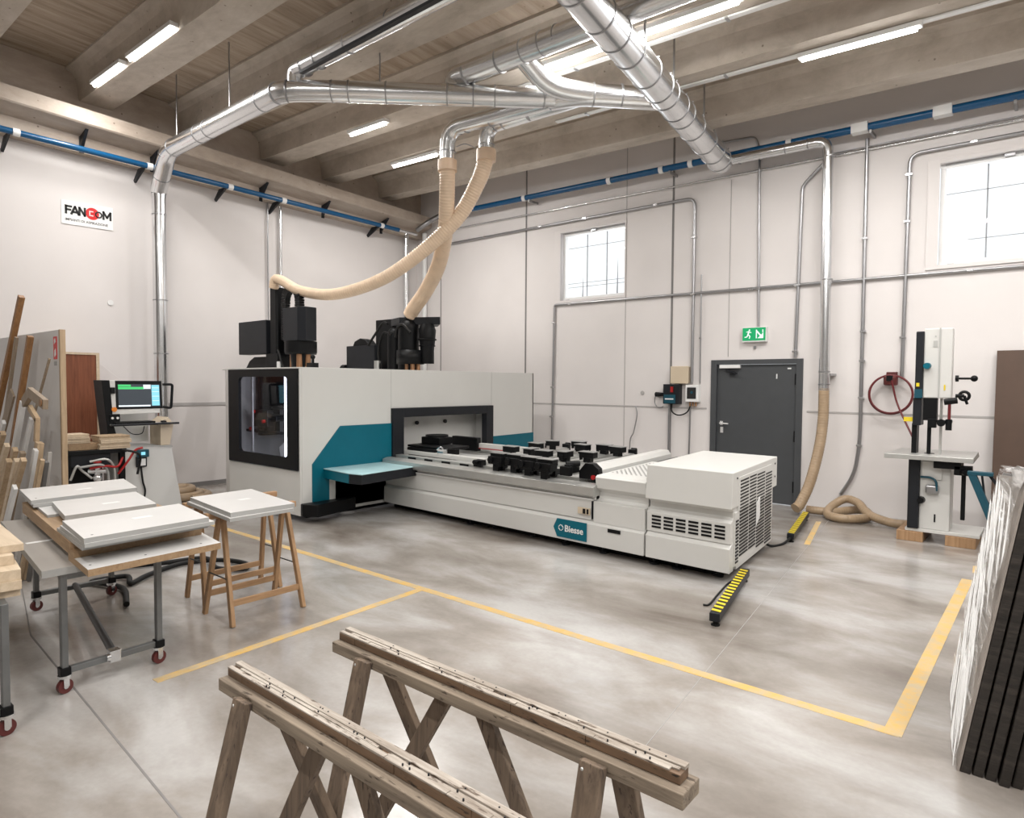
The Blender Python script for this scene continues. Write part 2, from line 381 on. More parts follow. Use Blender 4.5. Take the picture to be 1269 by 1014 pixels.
# beams (each its own element of the roof)
k = 0
for y0, y1, in ((-5.15, -4.75), (-3.75, -3.35), (-2.35, -1.95), (-.95, -.55), (.42, .84), (1.74, 2.14), (3.32, 3.74), (4.72, 5.12), (6.12, 6.56), (7.37, 7.72), (8.74, 9.04)):
    b = B(); ym = (y0+y1)/2; h = .46; sec = []
    prof = [(0, 0), (.02, .18), (.045, .30), (.09, .36), (.17, .40), (.17, h)]
    left = [(y0-o, z) for o, z in prof]; right = [(y1+o, z) for o, z in reversed(prof)]
    poly = left+right; n = len(poly); vs = []
    for x in (XL, XR):
        for (y, z) in poly: vs.append((x, y, zb(x, ym)+z))
    b.add(vs, [tuple(range(n-1, -1, -1)), tuple(range(n, 2*n))]+[(i, (i+1) % n, (i+1) % n+n, i+n) for i in range(n)])
    k += 1; struct('trim_%d' % k, b, 'beam', label='concrete roof beam')
# concrete ring beam and ledge on the left wall
def lz(y): return 5.61-.034*(y-2.3)
def rz(y): return 5.07-.018*(y-2.4)
def sect(polyf, y0, y1):
    p0, p1 = polyf(y0), polyf(y1); n = len(p0)
    return B().add([(x, y0, z) for x, z in p0]+[(x, y1, z) for x, z in p1], [tuple(range(n)), tuple(range(2*n-1, n-1, -1))]+[(i, i+n, (i+1) % n+n, (i+1) % n) for i in range(n)])
struct('trim_12', sect(lambda y: [(XL-.05, rz(y)), (-10.93, rz(y)), (-10.93, lz(y)), (-10.98, lz(y)), (-10.98, 6.5), (XL-.05, 6.5)], YF, W), 'ledge', label='concrete ring beam above left wall')
struct('trim_13', sect(lambda y: [(-10.95, lz(y)-.30), (-10.62, lz(y)-.21), (-10.60, lz(y)-.19), (-10.60, lz(y)), (-10.95, lz(y))], YF, W-.02), 'ledge', label='concrete ledge carrying the beams')
# wall panel joints
def tr(n, a, c, mat='joint'):
    b = B(); b.box(a, c); struct('trim_%d' % n, b, mat)
k = 14
for x, z0, z1, w, mt in ((-10.33, 0, 5.5, .02, 'joint'), (-7.97, 0, 5.9, .032, 'joint'), (-5.77, 0, 5.85, .014, 'jointl'), (-4.905, 0, 5.8, .034, 'joint'), (-3.95, 2.2, 4.9, .01, 'jointl')):
    if x == -5.77:
        tr(k, (x-w/2, W-.004, 0), (x+w/2, W+.02, 5.85), mt)
    else: tr(k, (x-w/2, W-.006, z0), (x+w/2, W+.02, z1), mt)
    k += 1
for x0, x1 in ((XL, -4.28), (-2.78, XR)):
    tr(k, (x0, W-.006, 1.375), (x1, W+.02, 1.40), 'jointl'); k += 1
tr(k, (XL-.02, YF, 1.36), (XL+.012, W, 1.41), 'jointl'); k += 1
tr(k, (XL-.02, YF, 0), (XL+.02, W, .07), 'joint'); k += 1
# floor joints and yellow floor lines
def strip(p0, p1, w, mat, z=.0012, label=None):
    global k
    a, c = V((*p0, 0)), V((*p1, 0)); d = (c-a).normalized(); r = V((-d.y, d.x, 0))*w/2
    b = B().prism([tuple((a-r).xy), tuple((c-r).xy), tuple((c+r).xy), tuple((a+r).xy)], -.002, z)
    struct('trim_%d' % k, b, mat, label=label); k += 1
strip((-5.4, 1.28), (-1.2, 1.03), .010, 'joint'); strip((-5.4, 1.28), (-10.9, 2.35), .008, 'joint')
strip((-1.47, 2.6), (-2.35, 9.8), .004, 'jointf')
strip((-8.6, 3.75), (-.57, 3.75), .075, 'yellow', .0016, 'long yellow line painted on the floor in front of the machine')
strip((-.60, 3.72), (-.60, 7.2), .085, 'yellow', .0022, 'yellow floor line running toward the band saw')
strip((-4.13, 3.72), (-4.02, 1.55), .07, 'yellow', .0022, 'yellow floor line between sawhorses and trolley')
strip((-.55, 7.5), (-.57, 7.8), .075, 'yellow', .0016); strip((-2.35, 9.0), (-2.1, 7.6), .06, 'yellow', .0016)
# ------------------------------------------------------------------ windows
def window(n, x0, x1, z0, z1, bars, hb, pulls):
    b = B(); y0, y1 = W+.07, W+.15; t = .055
    for a, c in (((x0, y0, z0), (x1, y1, z0+t)), ((x0, y0, z1-t), (x1, y1, z1)), ((x0, y0, z0+t), (x0+t, y1, z1-t)), ((x1-t, y0, z0+t), (x1, y1, z1-t))): b.box(a, c)
    o = struct('window_%d' % n, b, 'white', .004)
    o['_o'] = tuple(o.location)
    b = B(); b.box((x0+t, y0+.03, z0+t), (x1-t, y0+.036, z1-t)); out('pane', b, 'win', o)
    b = B(); w = (x1-x0-2*t)
    for i in range(1, bars+1): xx = x0+t+w*i/(bars+1); b.box((xx-.008, y1+.02, z0+t), (xx+.008, y1+.032, z1-t))
    for z in hb: b.box((x0+t, y1+.02, z-.004), (x1-t, y1+.03, z+.004))
    out('window_bars', b, 'bars', o)
    b = B(); s = .05; f = .02
    for a, c in (((x0-.13, W-f, z0-s), (x1+.02, W, z0)), ((x0-.13, W-f, z0), (x0, W, z1+s)), ((x0, W-f, z1), (x1+.02, W, z1+s)), ((x1, W-f, z0), (x1+.02, W, z1))): b.box(a, c)
    out('surround', b, 'wall', o, .003)
    b = B(); xm = (x0+x1)/2
    b.tube([(x0+.05, W+.05, z1-.015), (x1-.04, W+.05, z1-.015)], .007, 8); b.box((xm-.05, W+.03, z1-.04), (xm+.05, W+.075, z1+.015)); b.torus((xm, W+.04, z1), (0, 1, 0), .03, .006, 12, 6)
    b.box((x0+.1, W+.035, z0+.002), (x0+.17, W+.06, z0+.015))
    out('opening_gear', b, 'galvd', o)
    if pulls:
        b = B()
        for xx, z_ in pulls: b.cyl((xx, y1+.05, z0+t), (xx+.01, y1+.05, z_), .014, .002, 8)
        out('reed', b, 'bars', o)
window(1, w1[0]+.04, w1[1], w1[2], w1[3], 2, (3.62, 3.55, 4.27), [(-6.79, 3.72), (-6.06, 4.0)])
window(2, w2[0]+.08, w2[1], w2[2], w2[3], 2, (3.62, 4.22), None)
# ------------------------------------------------------------------ door
b = B()
b.box((dr[0], W-.03, 0), (dr[0]+.09, W+.12, 2.15)); b.box((dr[1]-.09, W-.03, 0), (dr[1], W+.12, 2.15)); b.box((dr[0]+.09, W-.03, 2.08), (dr[1]-.09, W+.12, 2.15))
o = struct('door_1', b, 'door', .004); o['_o'] = tuple(o.location)
b = B(); b.box((dr[0]+.095, W+.01, .01), (dr[1]-.095, W+.06, 2.075)); leaf = out('door_leaf', b, 'door', o, .003)
b = B(); x = dr[0]+.17; b.box((x-.02, W-.002, 1.14), (x+.02, W+.012, 1.20)); b.cyl((x, W+.01, 1.17), (x, W-.055, 1.17), .012, .012, 10); b.tube(fillet([(x, W-.05, 1.17), (x+.13, W-.05, 1.165)], .01), .011, 10)
b.box((x-.012, W-.004, 1.02), (x+.03, W+.012, 1.11)); b.cyl((x+.01, W-.012, 1.07), (x+.01, W+.01, 1.07), .02, .02, 12); out('door_handle', b, 'chrome', o)
b = B(); b.box((dr[0]+.14, W-.045, 2.02), (dr[0]+.46, W+.012, 2.07)); out('door_closer', b, 'white', o, .004)
b = B(); b.bar((dr[0]+.24, W-.03, 2.0), (dr[0]+.42, W-.05, 1.94), .02, .03); b.bar((dr[0]+.42, W-.05, 1.94), (dr[0]+.3, W-.01, 1.925), .02, .03); out('closer_arm', b, 'dark', o)
for z in (1.85, 1.02, .28):
    b = B(); b.cyl((dr[1]-.10, W-.012, z-.08), (dr[1]-.10, W-.012, z+.08), .012, .012, 8); out('hinge', b, 'black', o)
b = B(); b.box((dr[1]-.38, W-.0, 1.86), (dr[1]-.365, W+.012, 1.93)); b.box((dr[1]-.22, W-.0, 2.0), (dr[1]-.17, W+.012, 2.02)); out('door_label', b, 'white', o)
# ------------------------------------------------------------------ service pipes on the walls
def pipe(name, pts, r, label, cat='pipe', mat='galvd', clips=(), fil=.08, clipm='galv', group=None):
    t = thing(name, label, cat, V(pts[0]), group)
    out('tube', B().tube(fillet(pts, fil), r, 10), mat, t)
    for c in clips:
        b = B(); c = V(c); y = 1
        b.cyl(c-V((0, r*1.6, 0)), (c.x, W-.002, c.z) if abs(c.y-W) < .3 else (XL+.002, c.y, c.z), r*.7, r*.7, 8); b.box(c-V((r*1.5, r*1.5, .012)), c+V((r*1.5, r*1.5, .012)))
        out('clip', b, clipm, t)
    return t
Yc = W-.035
pipe('conduit', [(-10.2, Yc, 5.02), (.7, Yc, 4.90)], .013, 'long thin grey conduit just below the blue pipe on the back wall', clips=[(-7.0, Yc, 4.98), (-5.0, Yc, 4.96), (-2.3, Yc, 4.93), (-1.1, Yc, 4.92)], mat='galv')
pipe('cable', [(-2.55, Yc-.01, 4.97), (.7, Yc-.01, 4.955)], .009, 'thin grey cable running beside the upper conduit above the right window', 'cable', mat='galvd')
pipe('conduit', [(-10.0, Yc, 4.72), (-4.52, Yc, 4.72), (-4.525, Yc, 1.78)], .024, 'grey conduit over the left window that bends down to the white switch box', clips=[(-9.0, Yc, 4.72), (-7.6, Yc, 4.72), (-6.6, Yc, 4.72), (-5.2, Yc, 4.72), (-4.52, Yc, 4.1), (-4.525, Yc, 3.2)], fil=.14)
pipe('conduit', [(-4.39, Yc, 3.5), (-4.385, Yc, 1.78)], .011, 'thin grey conduit dropping just right of the box conduit', clips=[(-4.39, Yc, 2.5)])
pipe('conduit', [(.7, Yc, 3.19), (-7.26, Yc, 3.23), (-7.28, Yc, 1.45), (-7.30, Yc, .0)], .021, 'grey conduit running under both windows and dropping behind the machine', clips=[(-.9, Yc, 3.2), (-2.5, Yc, 3.2), (-3.6, Yc, 3.2), (-6.9, Yc, 3.22), (-7.27, Yc, 2.9), (-7.28, Yc, 1.7), (-7.3, Yc, 1.15)], fil=.05)
pipe('conduit', [(-3.52, Yc, 5.2), (-3.48, Yc, 2.63)], .018, 'grey conduit dropping to the green exit sign', clips=[(-3.49, Yc, 3.2)])
pipe('conduit', [(-4.4, Yc-.01, 5.5), (-3.58, Yc-.01, 5.45), (-3.52, Yc-.01, 5.25)], .018, 'short grey conduit bending under the last roof beam')
pipe('conduit', [(-2.52, Yc-.02, 4.95), (-2.90, Yc, 4.60), (-2.945, Yc, 2.17)], .024, 'grey conduit slanting off the round duct and dropping to the door top', clips=[(-2.94, Yc, 3.2), (-2.945, Yc, 2.25)])
pipe('conduit', [(-2.085, Yc, 5.08), (-2.075, Yc, 1.0), (-2.13, Yc, .55), (-2.30, Yc, .25)], .024, 'long grey conduit dropping right of the round duct to the coiled hose', clips=[(-2.08, Yc, 3.75), (-2.07, Yc, 2.5), (-2.07, Yc, 2.1), (-2.07, Yc, 1.6), (-2.08, Yc, .95)], fil=.2)
pipe('conduit', [(.7, Yc, 4.76), (-1.58, Yc, 4.76), (-1.60, Yc, 1.87)], .024, 'grey conduit bending round the right window and ending above the band saw', clips=[(-.9, Yc, 4.76), (-1.585, Yc, 4.5), (-1.59, Yc, 3.9), (-1.6, Yc, 2.4)], fil=.14)
pipe('conduit', [(-4.91, Yc, 1.46), (-4.905, Yc, .0)], .017, 'short grey conduit below the blue and black control box')
pipe('conduit', [(-4.54, Yc, 1.45), (-4.56, Yc, .0)], .014, 'short grey conduit below the white switch box')
pipe('cable', smoothpath([(-5.53, Yc, 1.40), (-5.50, Yc, 1.25), (-5.56, Yc, .95), (-5.63, Yc, .75), (-5.62, Yc, .0)]), .009, 'loose grey cable hanging on the wall behind the suction pods', 'cable', fil=.02)
pipe('cable', smoothpath([(-4.86, Yc, 1.47), (-4.84, Yc-.04, 1.33), (-4.72, Yc-.05, 1.27), (-4.58, Yc-.04, 1.32), (-4.53, Yc, 1.45)]), .011, 'black cable looping between the two control boxes', 'cable', mat='rubber', fil=.02)
pipe('cable', smoothpath([(-5.15, Yc-.02, 1.6), (-5.17, Yc, 1.46), (-5.10, Yc, 1.38), (-5.02, Yc, 1.40)]), .009, 'grey cable with a black plug left of the control box', 'cable', fil=.02)
Xc = XL+.05
pipe('conduit', [(Xc, 6.28, 5.05), (Xc, 6.28, .0)], .013, 'thin grey conduit on the left wall below the blue pipe joint', mat='galvd')
pipe('conduit', [(Xc+.02, 6.52, 5.10), (Xc+.02, 6.52, .0)], .026, 'silver pipe on the left wall beside the thin conduit', mat='galv', clips=[(Xc+.02, 6.52, 3.6)])
pipe('duct_pipe', [(-10.95, 9.45, 4.98), (-10.95, 9.45, .0)], .06, 'silver vertical pipe standing in the corner of the walls', mat='galv')
pipe('duct_pipe', [(-10.72, 9.78, 5.02), (-10.72, 9.78, .0)], .05, 'white vertical pipe in the corner right of the silver one', mat='white')
# blue compressed-air ring main
t = thing('compressed_air_pipe', 'long blue pipe clamped under the concrete ledge on the left wall', 'pipe', (-10.72, 2, 5.0))
P0, P1 = (-10.72, -3, 5.12), (-10.72, 9.05, 4.965)
out('tube', B().tube([P0, P1], .042, 16), 'blue', t)
out('end_fitting', B().tube([P1, (-10.72, 9.55, 4.955)], .03, 14), 'galv', t)
for y in (2.50, 4.16, 5.42, 6.40, 8.6):
    z = 5.12-.01286*(y+3)
    out('coupling', B().tube([(-10.72, y-.04, z), (-10.72, y+.04, z)], .052, 16), 'white', t)
    out('bracket', B().prism([(XL+.0, z-.16), (XL+.03, z-.2), (-10.72, z-.05), (-10.72, z-.02), (XL+.17, z-.02)], y-.09, y-.06, 'y'), 'dark', t)
t = thing('compressed_air_pipe', 'long blue pipe with white couplings along the top of the back wall', 'pipe', (-5, 9.65, 5.1))
def bz(x): return 5.25-.0155*(x+8.02)
out('tube', B().tube([(-10.1, 9.65, bz(-10.1)), (.9, 9.65, bz(.9))], .05, 16), 'blue', t)
out('bent_fitting', B().tube(smoothpath([(-10.1, 9.65, bz(-10.1)), (-10.35, 9.63, 5.22), (-10.5, 9.55, 5.12), (-10.66, 9.5, 5.03)]), .05, 14), 'galvd', t)
for x, big in ((-9.9, 0), (-7.82, 0), (-5.97, 0), (-5.0, 0), (-4.5, 0), (-3.03, 0), (-2.13, 1), (-1.21, 1)):
    w = .10 if big else .035; b = B()
    if big: b.box((x-w, 9.59, bz(x)-.062), (x+w, 9.72, bz(x)+.062))
    else: b.tube([(x-w, 9.65, bz(x)), (x+w, 9.65, bz(x))], .062, 16)
    out('coupling', b, 'white', t, .006)
for x in (-7.7, -4.85, -2.0, -.5):
    out('bracket', B().box((x-.015, 9.62, bz(x)-.09), (x+.015, W, bz(x)-.05)), 'galvd', t)
# corbel brackets under the ledge
for i, y in enumerate((3.32, 4.28, 6.08, 7.35, 8.75)):
    z = lz(y)-.30
    b = B().prism([(-10.93, z), (-10.68, z+.055), (-10.93, z-.2)], y-.02, y+.02, 'y'); b.box((-10.935, y-.03, z-.23), (-10.92, y+.03, z))
    tag(out('angle_bracket', b, 'dark'), 'small dark angle bracket under the concrete ledge of the left wall', 'bracket', 'angle brackets under the ledge')
# ------------------------------------------------------------------ light fittings
def fitting(x0, x1, y, label, lit, zoff=0, dz=.0):
    if y == 3.27: dz = .07
    t = thing('ceiling_light', label, 'ceiling light', ((x0+x1)/2, y, zb(x0, y)-.1), 'strip lights under the roof beams')
    a, c = V((x0, y, zb(x0, y)-.03+dz)), V((x1, y, zb(x1, y)-.03+dz))
    out('housing', B().bar(a, c, .10, .05), 'white', t, .006)
    a2, c2 = a+V((.04, 0, -.042)), c+V((-.04, 0, -.042))
    out('tube', B().tube([a2, c2], .02, 10), 'glow' if lit else 'white', t)
    if lit:
        L = bpy.data.lights.new('strip_light', 'AREA'); L.shape = 'RECTANGLE'; L.size = x1-x0; L.size_y = .12; L.energy = lit; L.color = (1, .975, .945)
        lo = bpy.data.objects.new('strip_light', L); COL.objects.link(lo); lo.parent = t; lo.location = (a2+c2)/2+V((0, 0, -.035))-t.location
    return t
E0 = 30
for x0, x1, y, lab in ((-2.32, -1.15, 7.62, 'lit strip light under the beam above the door, right of the big duct'),
                       (-9.05, -7.9, 7.50, 'lit strip light left of the drop ducts, nearest the back wall'),
                       (-8.5, -7.6, 6.2, 'lit strip light just left of where the ducts meet'),
                       (-10.25, -9.2, 3.27, 'lit strip light at the left end of the beam nearest the camera'),
                       (-9.0, -7.7, 3.27, 'lit strip light right of the leftmost one on the same beam'),
                       (-4.95, -3.8, 6.2, 'bright strip light beside the big duct'),
                       (-3.6, -2.4, 6.2, 'lit strip light right of the big duct at the top edge')):
    fitting(x0, x1, y, lab, E0*(x1-x0)*(1.25 if y == 3.27 else 1.9 if x1 < -7 else 1.5))
for x0, x1, y, e in ((-.9, .3, 6.2, 2), (0.4, 1.6, 7.6, 2), (3, 4.2, 7.6, 2), (1, 2.2, 4.9, 2.5), (-1.5, -.3, 1.9, 3.2), (1.5, 2.7, 1.9, 3.2), (-3.2, -2.0, -.75, 3), (.5, 1.7, -.75, 3.2), (3.5, 4.7, -.75, 3), (-6, -4.8, -3.55, 2.2), (-6.1, -5.0, 1.9, 1.7), (0, 1.2, -3.55, 3)):  # out-of-view fittings; the left front one added to brighten the white panel
    fitting(x0, x1, y, 'unseen lit strip light beyond the edge of the picture', E0*e*.88)
# rail (cable tray) carrying the lights
for i, (x0, x1, y, lab) in enumerate(((-5.6, .9, 7.62, 'white light rail under the second last beam'), (-5.9, .2, 6.5, 'white light rail crossing behind the big duct'))):
    a, c = V((x0, y, zb(x0, y)-.012)), V((x1, y, zb(x1, y)-.012)); t = thing('light_rail', lab, 'rail', a)
    out('channel', B().bar(a, c, .07, .02), 'white', t, .003)
    for j in range(6):
        p = a.lerp(c, .08+.15*j); out('hook', B().box(p-V((.015, .045, .018)), p+V((.015, .045, .0))), 'galvd', t)
# ------------------------------------------------------------------ ductwork
def clampring(t, p, d, r):
    p, d = V(p), V(d).normalized(); b = B(); b.tube([p-d*.008, p+d*.008], r*1.045, 24); b.sphere(p+d.orthogonal().normalized()*r*1.10, .010, 5); out('clamp_ring', b, 'galvd', t)
def duct(name, pts, r, label, rings, fil=.22, mat='galv', parent=None):
    t = parent or thing(name, label, 'duct', V(pts[0]))
    f = fillet(pts, fil, 5); out('duct_tube', B().tube(f, r, 28), mat, t)
    for p, d in rings: clampring(t, p, d, r)
    return t
Zd = 5.15
pts = [(-10.8, 4.32, .95), (-10.8, 4.32, 4.72), (-10.2, 4.22, Zd+.02), (-7.05, 4.2, Zd), (-6.55, 4.62, Zd), (-4.70, 6.35, Zd)]
def along(pts, segs):
    r_ = []
    for i, ts in segs:
        a, c = V(pts[i]), V(pts[i+1])
        for q in ts: r_.append((a.lerp(c, q), c-a))
    return r_
dA = thing('air_duct', 'silver duct rising on the left wall and crossing under the beams to the drops', 'duct', pts[0])
out('riser', B().tube([pts[0], pts[1]], .098, 28), 'galv', dA)
out('duct_tube', B().tube(fillet(pts[1:5], .2, 5)+[V(pts[5])], .12, 28), 'galv', dA)
out('elbow', B().tube(fillet([(-10.8, 4.32, 4.6), pts[1], V(pts[1]).lerp(V(pts[2]), .25)], .12, 5), .103, 28), 'galv', dA)
for p, d in along(pts, [(0, (.33, .55, .90, .985)), ]): clampring(dA, p, d, .1)
for p, d in along(pts, [(1, (.35, .9)), (2, (.06, .33, .42, .86, .97)), (3, (.1, .9)), (4, (.05, .22, .5, .62, .72, .95))]): clampring(dA, p, d, .12)
def rod(t, p, r=.009):
    p = V(p); z1 = zc(p.x, p.y) if not any(y0 < p.y < y1 for y0, y1 in ((3.3, 3.76), (4.7, 5.14), (6.1, 6.58), (7.35, 7.74), (8.72, 9.06))) else zb(p.x, p.y)
    out('hanger_rod', B().tube([p, (p.x, p.y, z1)], r, 8), 'galvd', t)
for p in ((-9.85, 4.2, Zd+.11), (-8.3, 4.2, Zd+.11), (-6.2, 4.95, Zd+.11)): rod(dA, p)
# branch from the riser run along X at the top (upper feeder 1)
z2 = 5.36
dE = thing('air_duct', 'dark silver duct leaving the picture top above the long cross duct', 'duct', (-6.9, 4.28, Zd))
out('duct_tube', B().tube(fillet([(-6.93, 4.3, Zd+.08), (-6.93, 4.3, z2+.02), (2.5, 4.28, z2-.12)], .14, 6), .10, 24), 'galv', dE)
for x in (-6.72, -6.45, -5.9, -5.2, -4.6): clampring(dE, (x, 4.3, z2), (1, 0, 0), .10)
out('cable_tray', B().box((-6.6, 4.14, z2-.16), (2.5, 4.19, z2-.13)), 'dark', dE)
dG = thing('air_duct', 'silver duct running up right behind the long cross duct', 'duct', (-5.65, 5.62, Zd))
out('duct_tube', B().tube(fillet([(-5.62, 5.6, Zd+.05), (-5.62, 5.6, z2+.02), (2.5, 5.58, z2-.12)], .16, 6), .125, 24), 'galv', dG)
for x in (-5.4, -4.9, -4.55, -4.3, -4.1): clampring(dG, (x, 5.6, z2), (1, 0, 0), .125)
# two drops
dC = thing('air_duct', 'left of the two silver elbows dropping to the tan hoses', 'duct', (-6.25, 6.1, 4.75))
out('duct_tube', B().tube(fillet([(-6.27, 6.12, 4.62), (-6.27, 6.12, 5.10), (-4.75, 6.32, 5.12)], .24, 7), .10, 24), 'galv', dC)
for z in (4.68, 4.8): clampring(dC, (-6.27, 6.12, z), (0, 0, 1), .10)
for x in (-6.1, -5.98, -5.6): clampring(dC, (x, 6.14+(x+6.27)*.13, 5.1), (1, .13, 0), .10)
dC2 = thing('air_duct', 'right of the two silver elbows dropping to the tan hoses', 'duct', (-5.95, 6.5, 4.8))
out('duct_tube', B().tube(fillet([(-5.93, 6.5, 4.74), (-5.93, 6.5, 5.16), (-4.3, 6.56, 5.16)], .24, 7), .10, 24), 'galv', dC2)
for z in (4.82, 4.92): clampring(dC2, (-5.93, 6.5, z), (0, 0, 1), .10)
for x in (-5.75, -5.62, -5.2): clampring(dC2, (x, 6.5, 5.16), (1, 0, 0), .10)
t_ = tag(out('hanger_bracket', B().tube(smoothpath([(-6.17, 6.18, 4.86), (-6.12, 6.3, 4.92), (-6.04, 6.42, 4.88)]), .008, 8), 'galvd'), 'thin steel strap joining the two silver drop elbows', 'strap')
# collector to the big duct
dB = thing('air_duct', 'bright silver branch joining the drops to the big sloping duct', 'duct', (-4.5, 6.4, Zd))
out('duct_tube', B().tube(fillet([(-4.75, 6.36, Zd), (-4.42, 6.46, Zd), (-3.66, 7.2, Zd-.02)], .2, 5), .125, 26), 'galv', dB)
out('bend', B().tube(fillet([(-4.62, 5.62, z2), (-4.62, 5.66, z2-.02), (-4.62, 6.1, 5.18), (-4.35, 6.5, 5.16), (-3.66, 7.2, Zd)], .3, 8), .115, 26), 'galv', dB)
for q in (.15, .5, .85): clampring(dB, V((-4.4, 6.46, Zd)).lerp(V((-3.72, 7.13, Zd)), q), (.76, .74, 0), .128)
# big duct
a, c = V((-3.05, 3.3, 5.14)), V((-3.93, 9.42, 5.05))
dF = thing('main_duct', 'widest silver duct sloping down to the right across the ceiling to the back wall', 'duct', c)
out('duct_tube', B().tube([a, c], .17, 36), 'galv', dF)
out('end_cap', B().tube([c, c+(c-a).normalized()*.05], .165, 36), 'galv', dF)
for q in (.22, .3, .36, .42, .50, .565, .60, .66, .70, .77, .86, .93, .985): clampring(dF, a.lerp(c, q), c-a, .17)
for q in (.45, .60, .80): p = a.lerp(c, q); rod(dF, (p.x+.1, p.y, p.z+.15), .012)
# small duct along the back wall and its drop
dS = thing('air_duct', 'slim silver duct along the back wall dropping right of the grey door', 'duct', (-2.48, 9.58, 1.7))
P = [(-3.95, 9.55, 5.08), (-2.5, 9.58, 5.07), (-2.475, 9.58, 1.7)]
out('duct_tube', B().tube(fillet(P, .16, 7), .068, 22), 'galv', dS)
for x in (-3.7, -3.4, -3.05, -2.75): clampring(dS, (x, 9.57, 5.075), (1, 0, 0), .068)
for z in (4.85, 3.2, 1.95, 1.78): clampring(dS, (-2.476, 9.58, z), (0, 0, 1), .07)
out('wall_clip', B().box((-2.55, 9.6, 1.9), (-2.40, W, 1.93)), 'galvd', dS)
# ------------------------------------------------------------------ hoses
def hose(name, pts, r, label, mat='hose', step=.009, r1=None, cuff=None, rib=.93):
    t = thing(name, label, 'hose', V(pts[0])); p = resample(smoothpath(pts, 12), step); r1 = r if r1 is None else r1
    out('hose_body', B().tube(p, lambda i, q: (r+(r1-r)*q)*(1, (1+rib)/2, rib, (1+rib)/2)[i % 4], 16), mat, t)
    for cpos, cd, ln, cr in (cuff or []):
        cpos, cd = V(cpos), V(cd).normalized(); out('cuff', B().tube([cpos-cd*ln/2, cpos+cd*ln/2], cr, 22), 'cuff', t)
    return t
hose('extraction_hose', [(-6.27, 6.12, 4.60), (-6.33, 6.16, 4.1), (-6.45, 6.3, 3.75), (-6.9, 6.6, 3.2), (-7.6, 6.9, 2.92), (-7.93, 7.0, 2.86), (-8.0, 7.02, 2.82)][:1]+[(-6.34, 6.18, 4.2), (-6.55, 6.35, 3.8), (-6.95, 6.6, 3.45), (-7.5, 6.85, 3.15), (-7.9, 6.98, 2.95), (-8.02, 7.0, 2.84)], .105, 'straighter tan ribbed hose dropping to the rear drill head', r1=.115, cuff=[((-6.27, 6.12, 4.62), (0, 0, 1), .14, .125)])
hose('extraction_hose', [(-5.93, 6.5, 4.74), (-6.02, 6.45, 4.45), (-6.3, 6.35, 4.0), (-6.75, 6.1, 3.55), (-7.3, 5.85, 3.2), (-8.0, 5.6, 3.03), (-8.6, 5.42, 3.1), (-8.98, 5.32, 3.28), (-9.12, 5.3, 3.30), (-9.17, 5.3, 3.18)], .11, 'long tan ribbed hose sagging across to the front drill head', r1=.072, cuff=[((-5.93, 6.5, 4.78), (0, 0, 1), .15, .13)])
hose('extraction_hose', [(-2.475, 9.58, 1.72), (-2.475, 9.57, 1.3), (-2.50, 9.5, .9), (-2.57, 9.38, .45), (-2.66, 9.28, .16), (-2.70, 9.2, .10)], .07, 'brown hose hanging from the slim duct beside the door', 'hoset', rib=.95)
z0 = .062
hose('floor_hose', [(-2.62, 9.45, z0), (-2.45, 9.45, z0), (-2.28, 9.5, z0), (-2.10, 9.72, z0+.02), (-1.95, 9.70, z0+.03), (-1.86, 9.45, z0), (-1.95, 9.2, z0), (-2.12, 9.1, z0), (-2.30, 9.25, z0), (-2.33, 9.5, z0+.06), (-2.2, 9.68, z0+.16), (-2.02, 9.6, z0+.14), (-1.85, 9.4, z0+.04), (-1.6, 9.25, z0), (-1.45, 9.22, z0), (-1.28, 9.35, z0), (-1.18, 9.5, z0+.1)], .055, 'brown hose looped on the floor between the door and the band saw', 'hoset', rib=.95)
# coil of hose on the floor by the left wall
b = B(); n = 150
b.tube([(-9.87+cos(a)*(.40-.0045*i*.5), 4.18+sin(a)*(.40-.0045*i*.5), .07+.045*(i > 75)+.0006*i) for i in range(n) for a in (i*.13,)], .06, 10)
tag(out('hose_coil', b, 'hoset'), 'coiled brown hose lying on the floor by the left wall', 'hose')
# ------------------------------------------------------------------ the machining centre
def SK(x, y, z): return (x-.10*(y-5.63), y+.045*(-2.19-x), z)
XF, YL, XB, YB, ZT = -7.25, 4.53, -9.05, 9.24, 1.95
cnc = thing('machining_centre', 'large white and teal woodworking machine with black framed window', 'machine', (-6.0, 6.5, 0))
# enclosure shell
b = B(); t_ = .03
b.box((XB, YL+.0, .08), (XF, YL+t_, .64)); b.box((XB, YL, 1.93), (XF, YL+t_, ZT)); b.box((-9.06, YL, .64), (-9.03, YL+t_, 1.93)); b.box((-7.275, YL, .64), (XF, YL+t_, 1.93))
py0, py1, pz0, pz1 = 5.98, 8.11, .60, 1.40
b.box((XF-t_, YL+t_, .08), (XF, py0, ZT)); b.box((XF-t_, py1, .08), (XF, YB, ZT)); b.box((XF-t_, py0, pz1), (XF, py1, ZT)); b.box((XF-t_, py0, .08), (XF, py1, pz0))
b.box((XB-.5, YL+.15, ZT-.02), (XF-t_, YB, ZT))
b.prism([(XB, YL), (XB-.45, YL+.17), (XB-.45, YL+.2), (XB, YL+.03)], .08, ZT)
b.box((XB-.5, YB-.03, .08), (XF, YB, ZT))
out('enclosure', b, 'mach', cnc, .004)
b = B(); b.box((XB-.46, YL+.2, .08), (XB-.43, YB-.03, ZT-.02)); b.box((XB-.43, YL+.2, .3), (XF-.4, YB-.03, .33)); b.box((-8.6, 5.9, .33), (-8.57, YB-.03, 1.9)); out('inner_lining', b, 'mach2', cnc)
for y in (py0, py1+.0): out('panel_seam', B().box((XF-.001, y-.003, pz1), (XF+.0015, y+.003, ZT)), 'mach2', cnc)
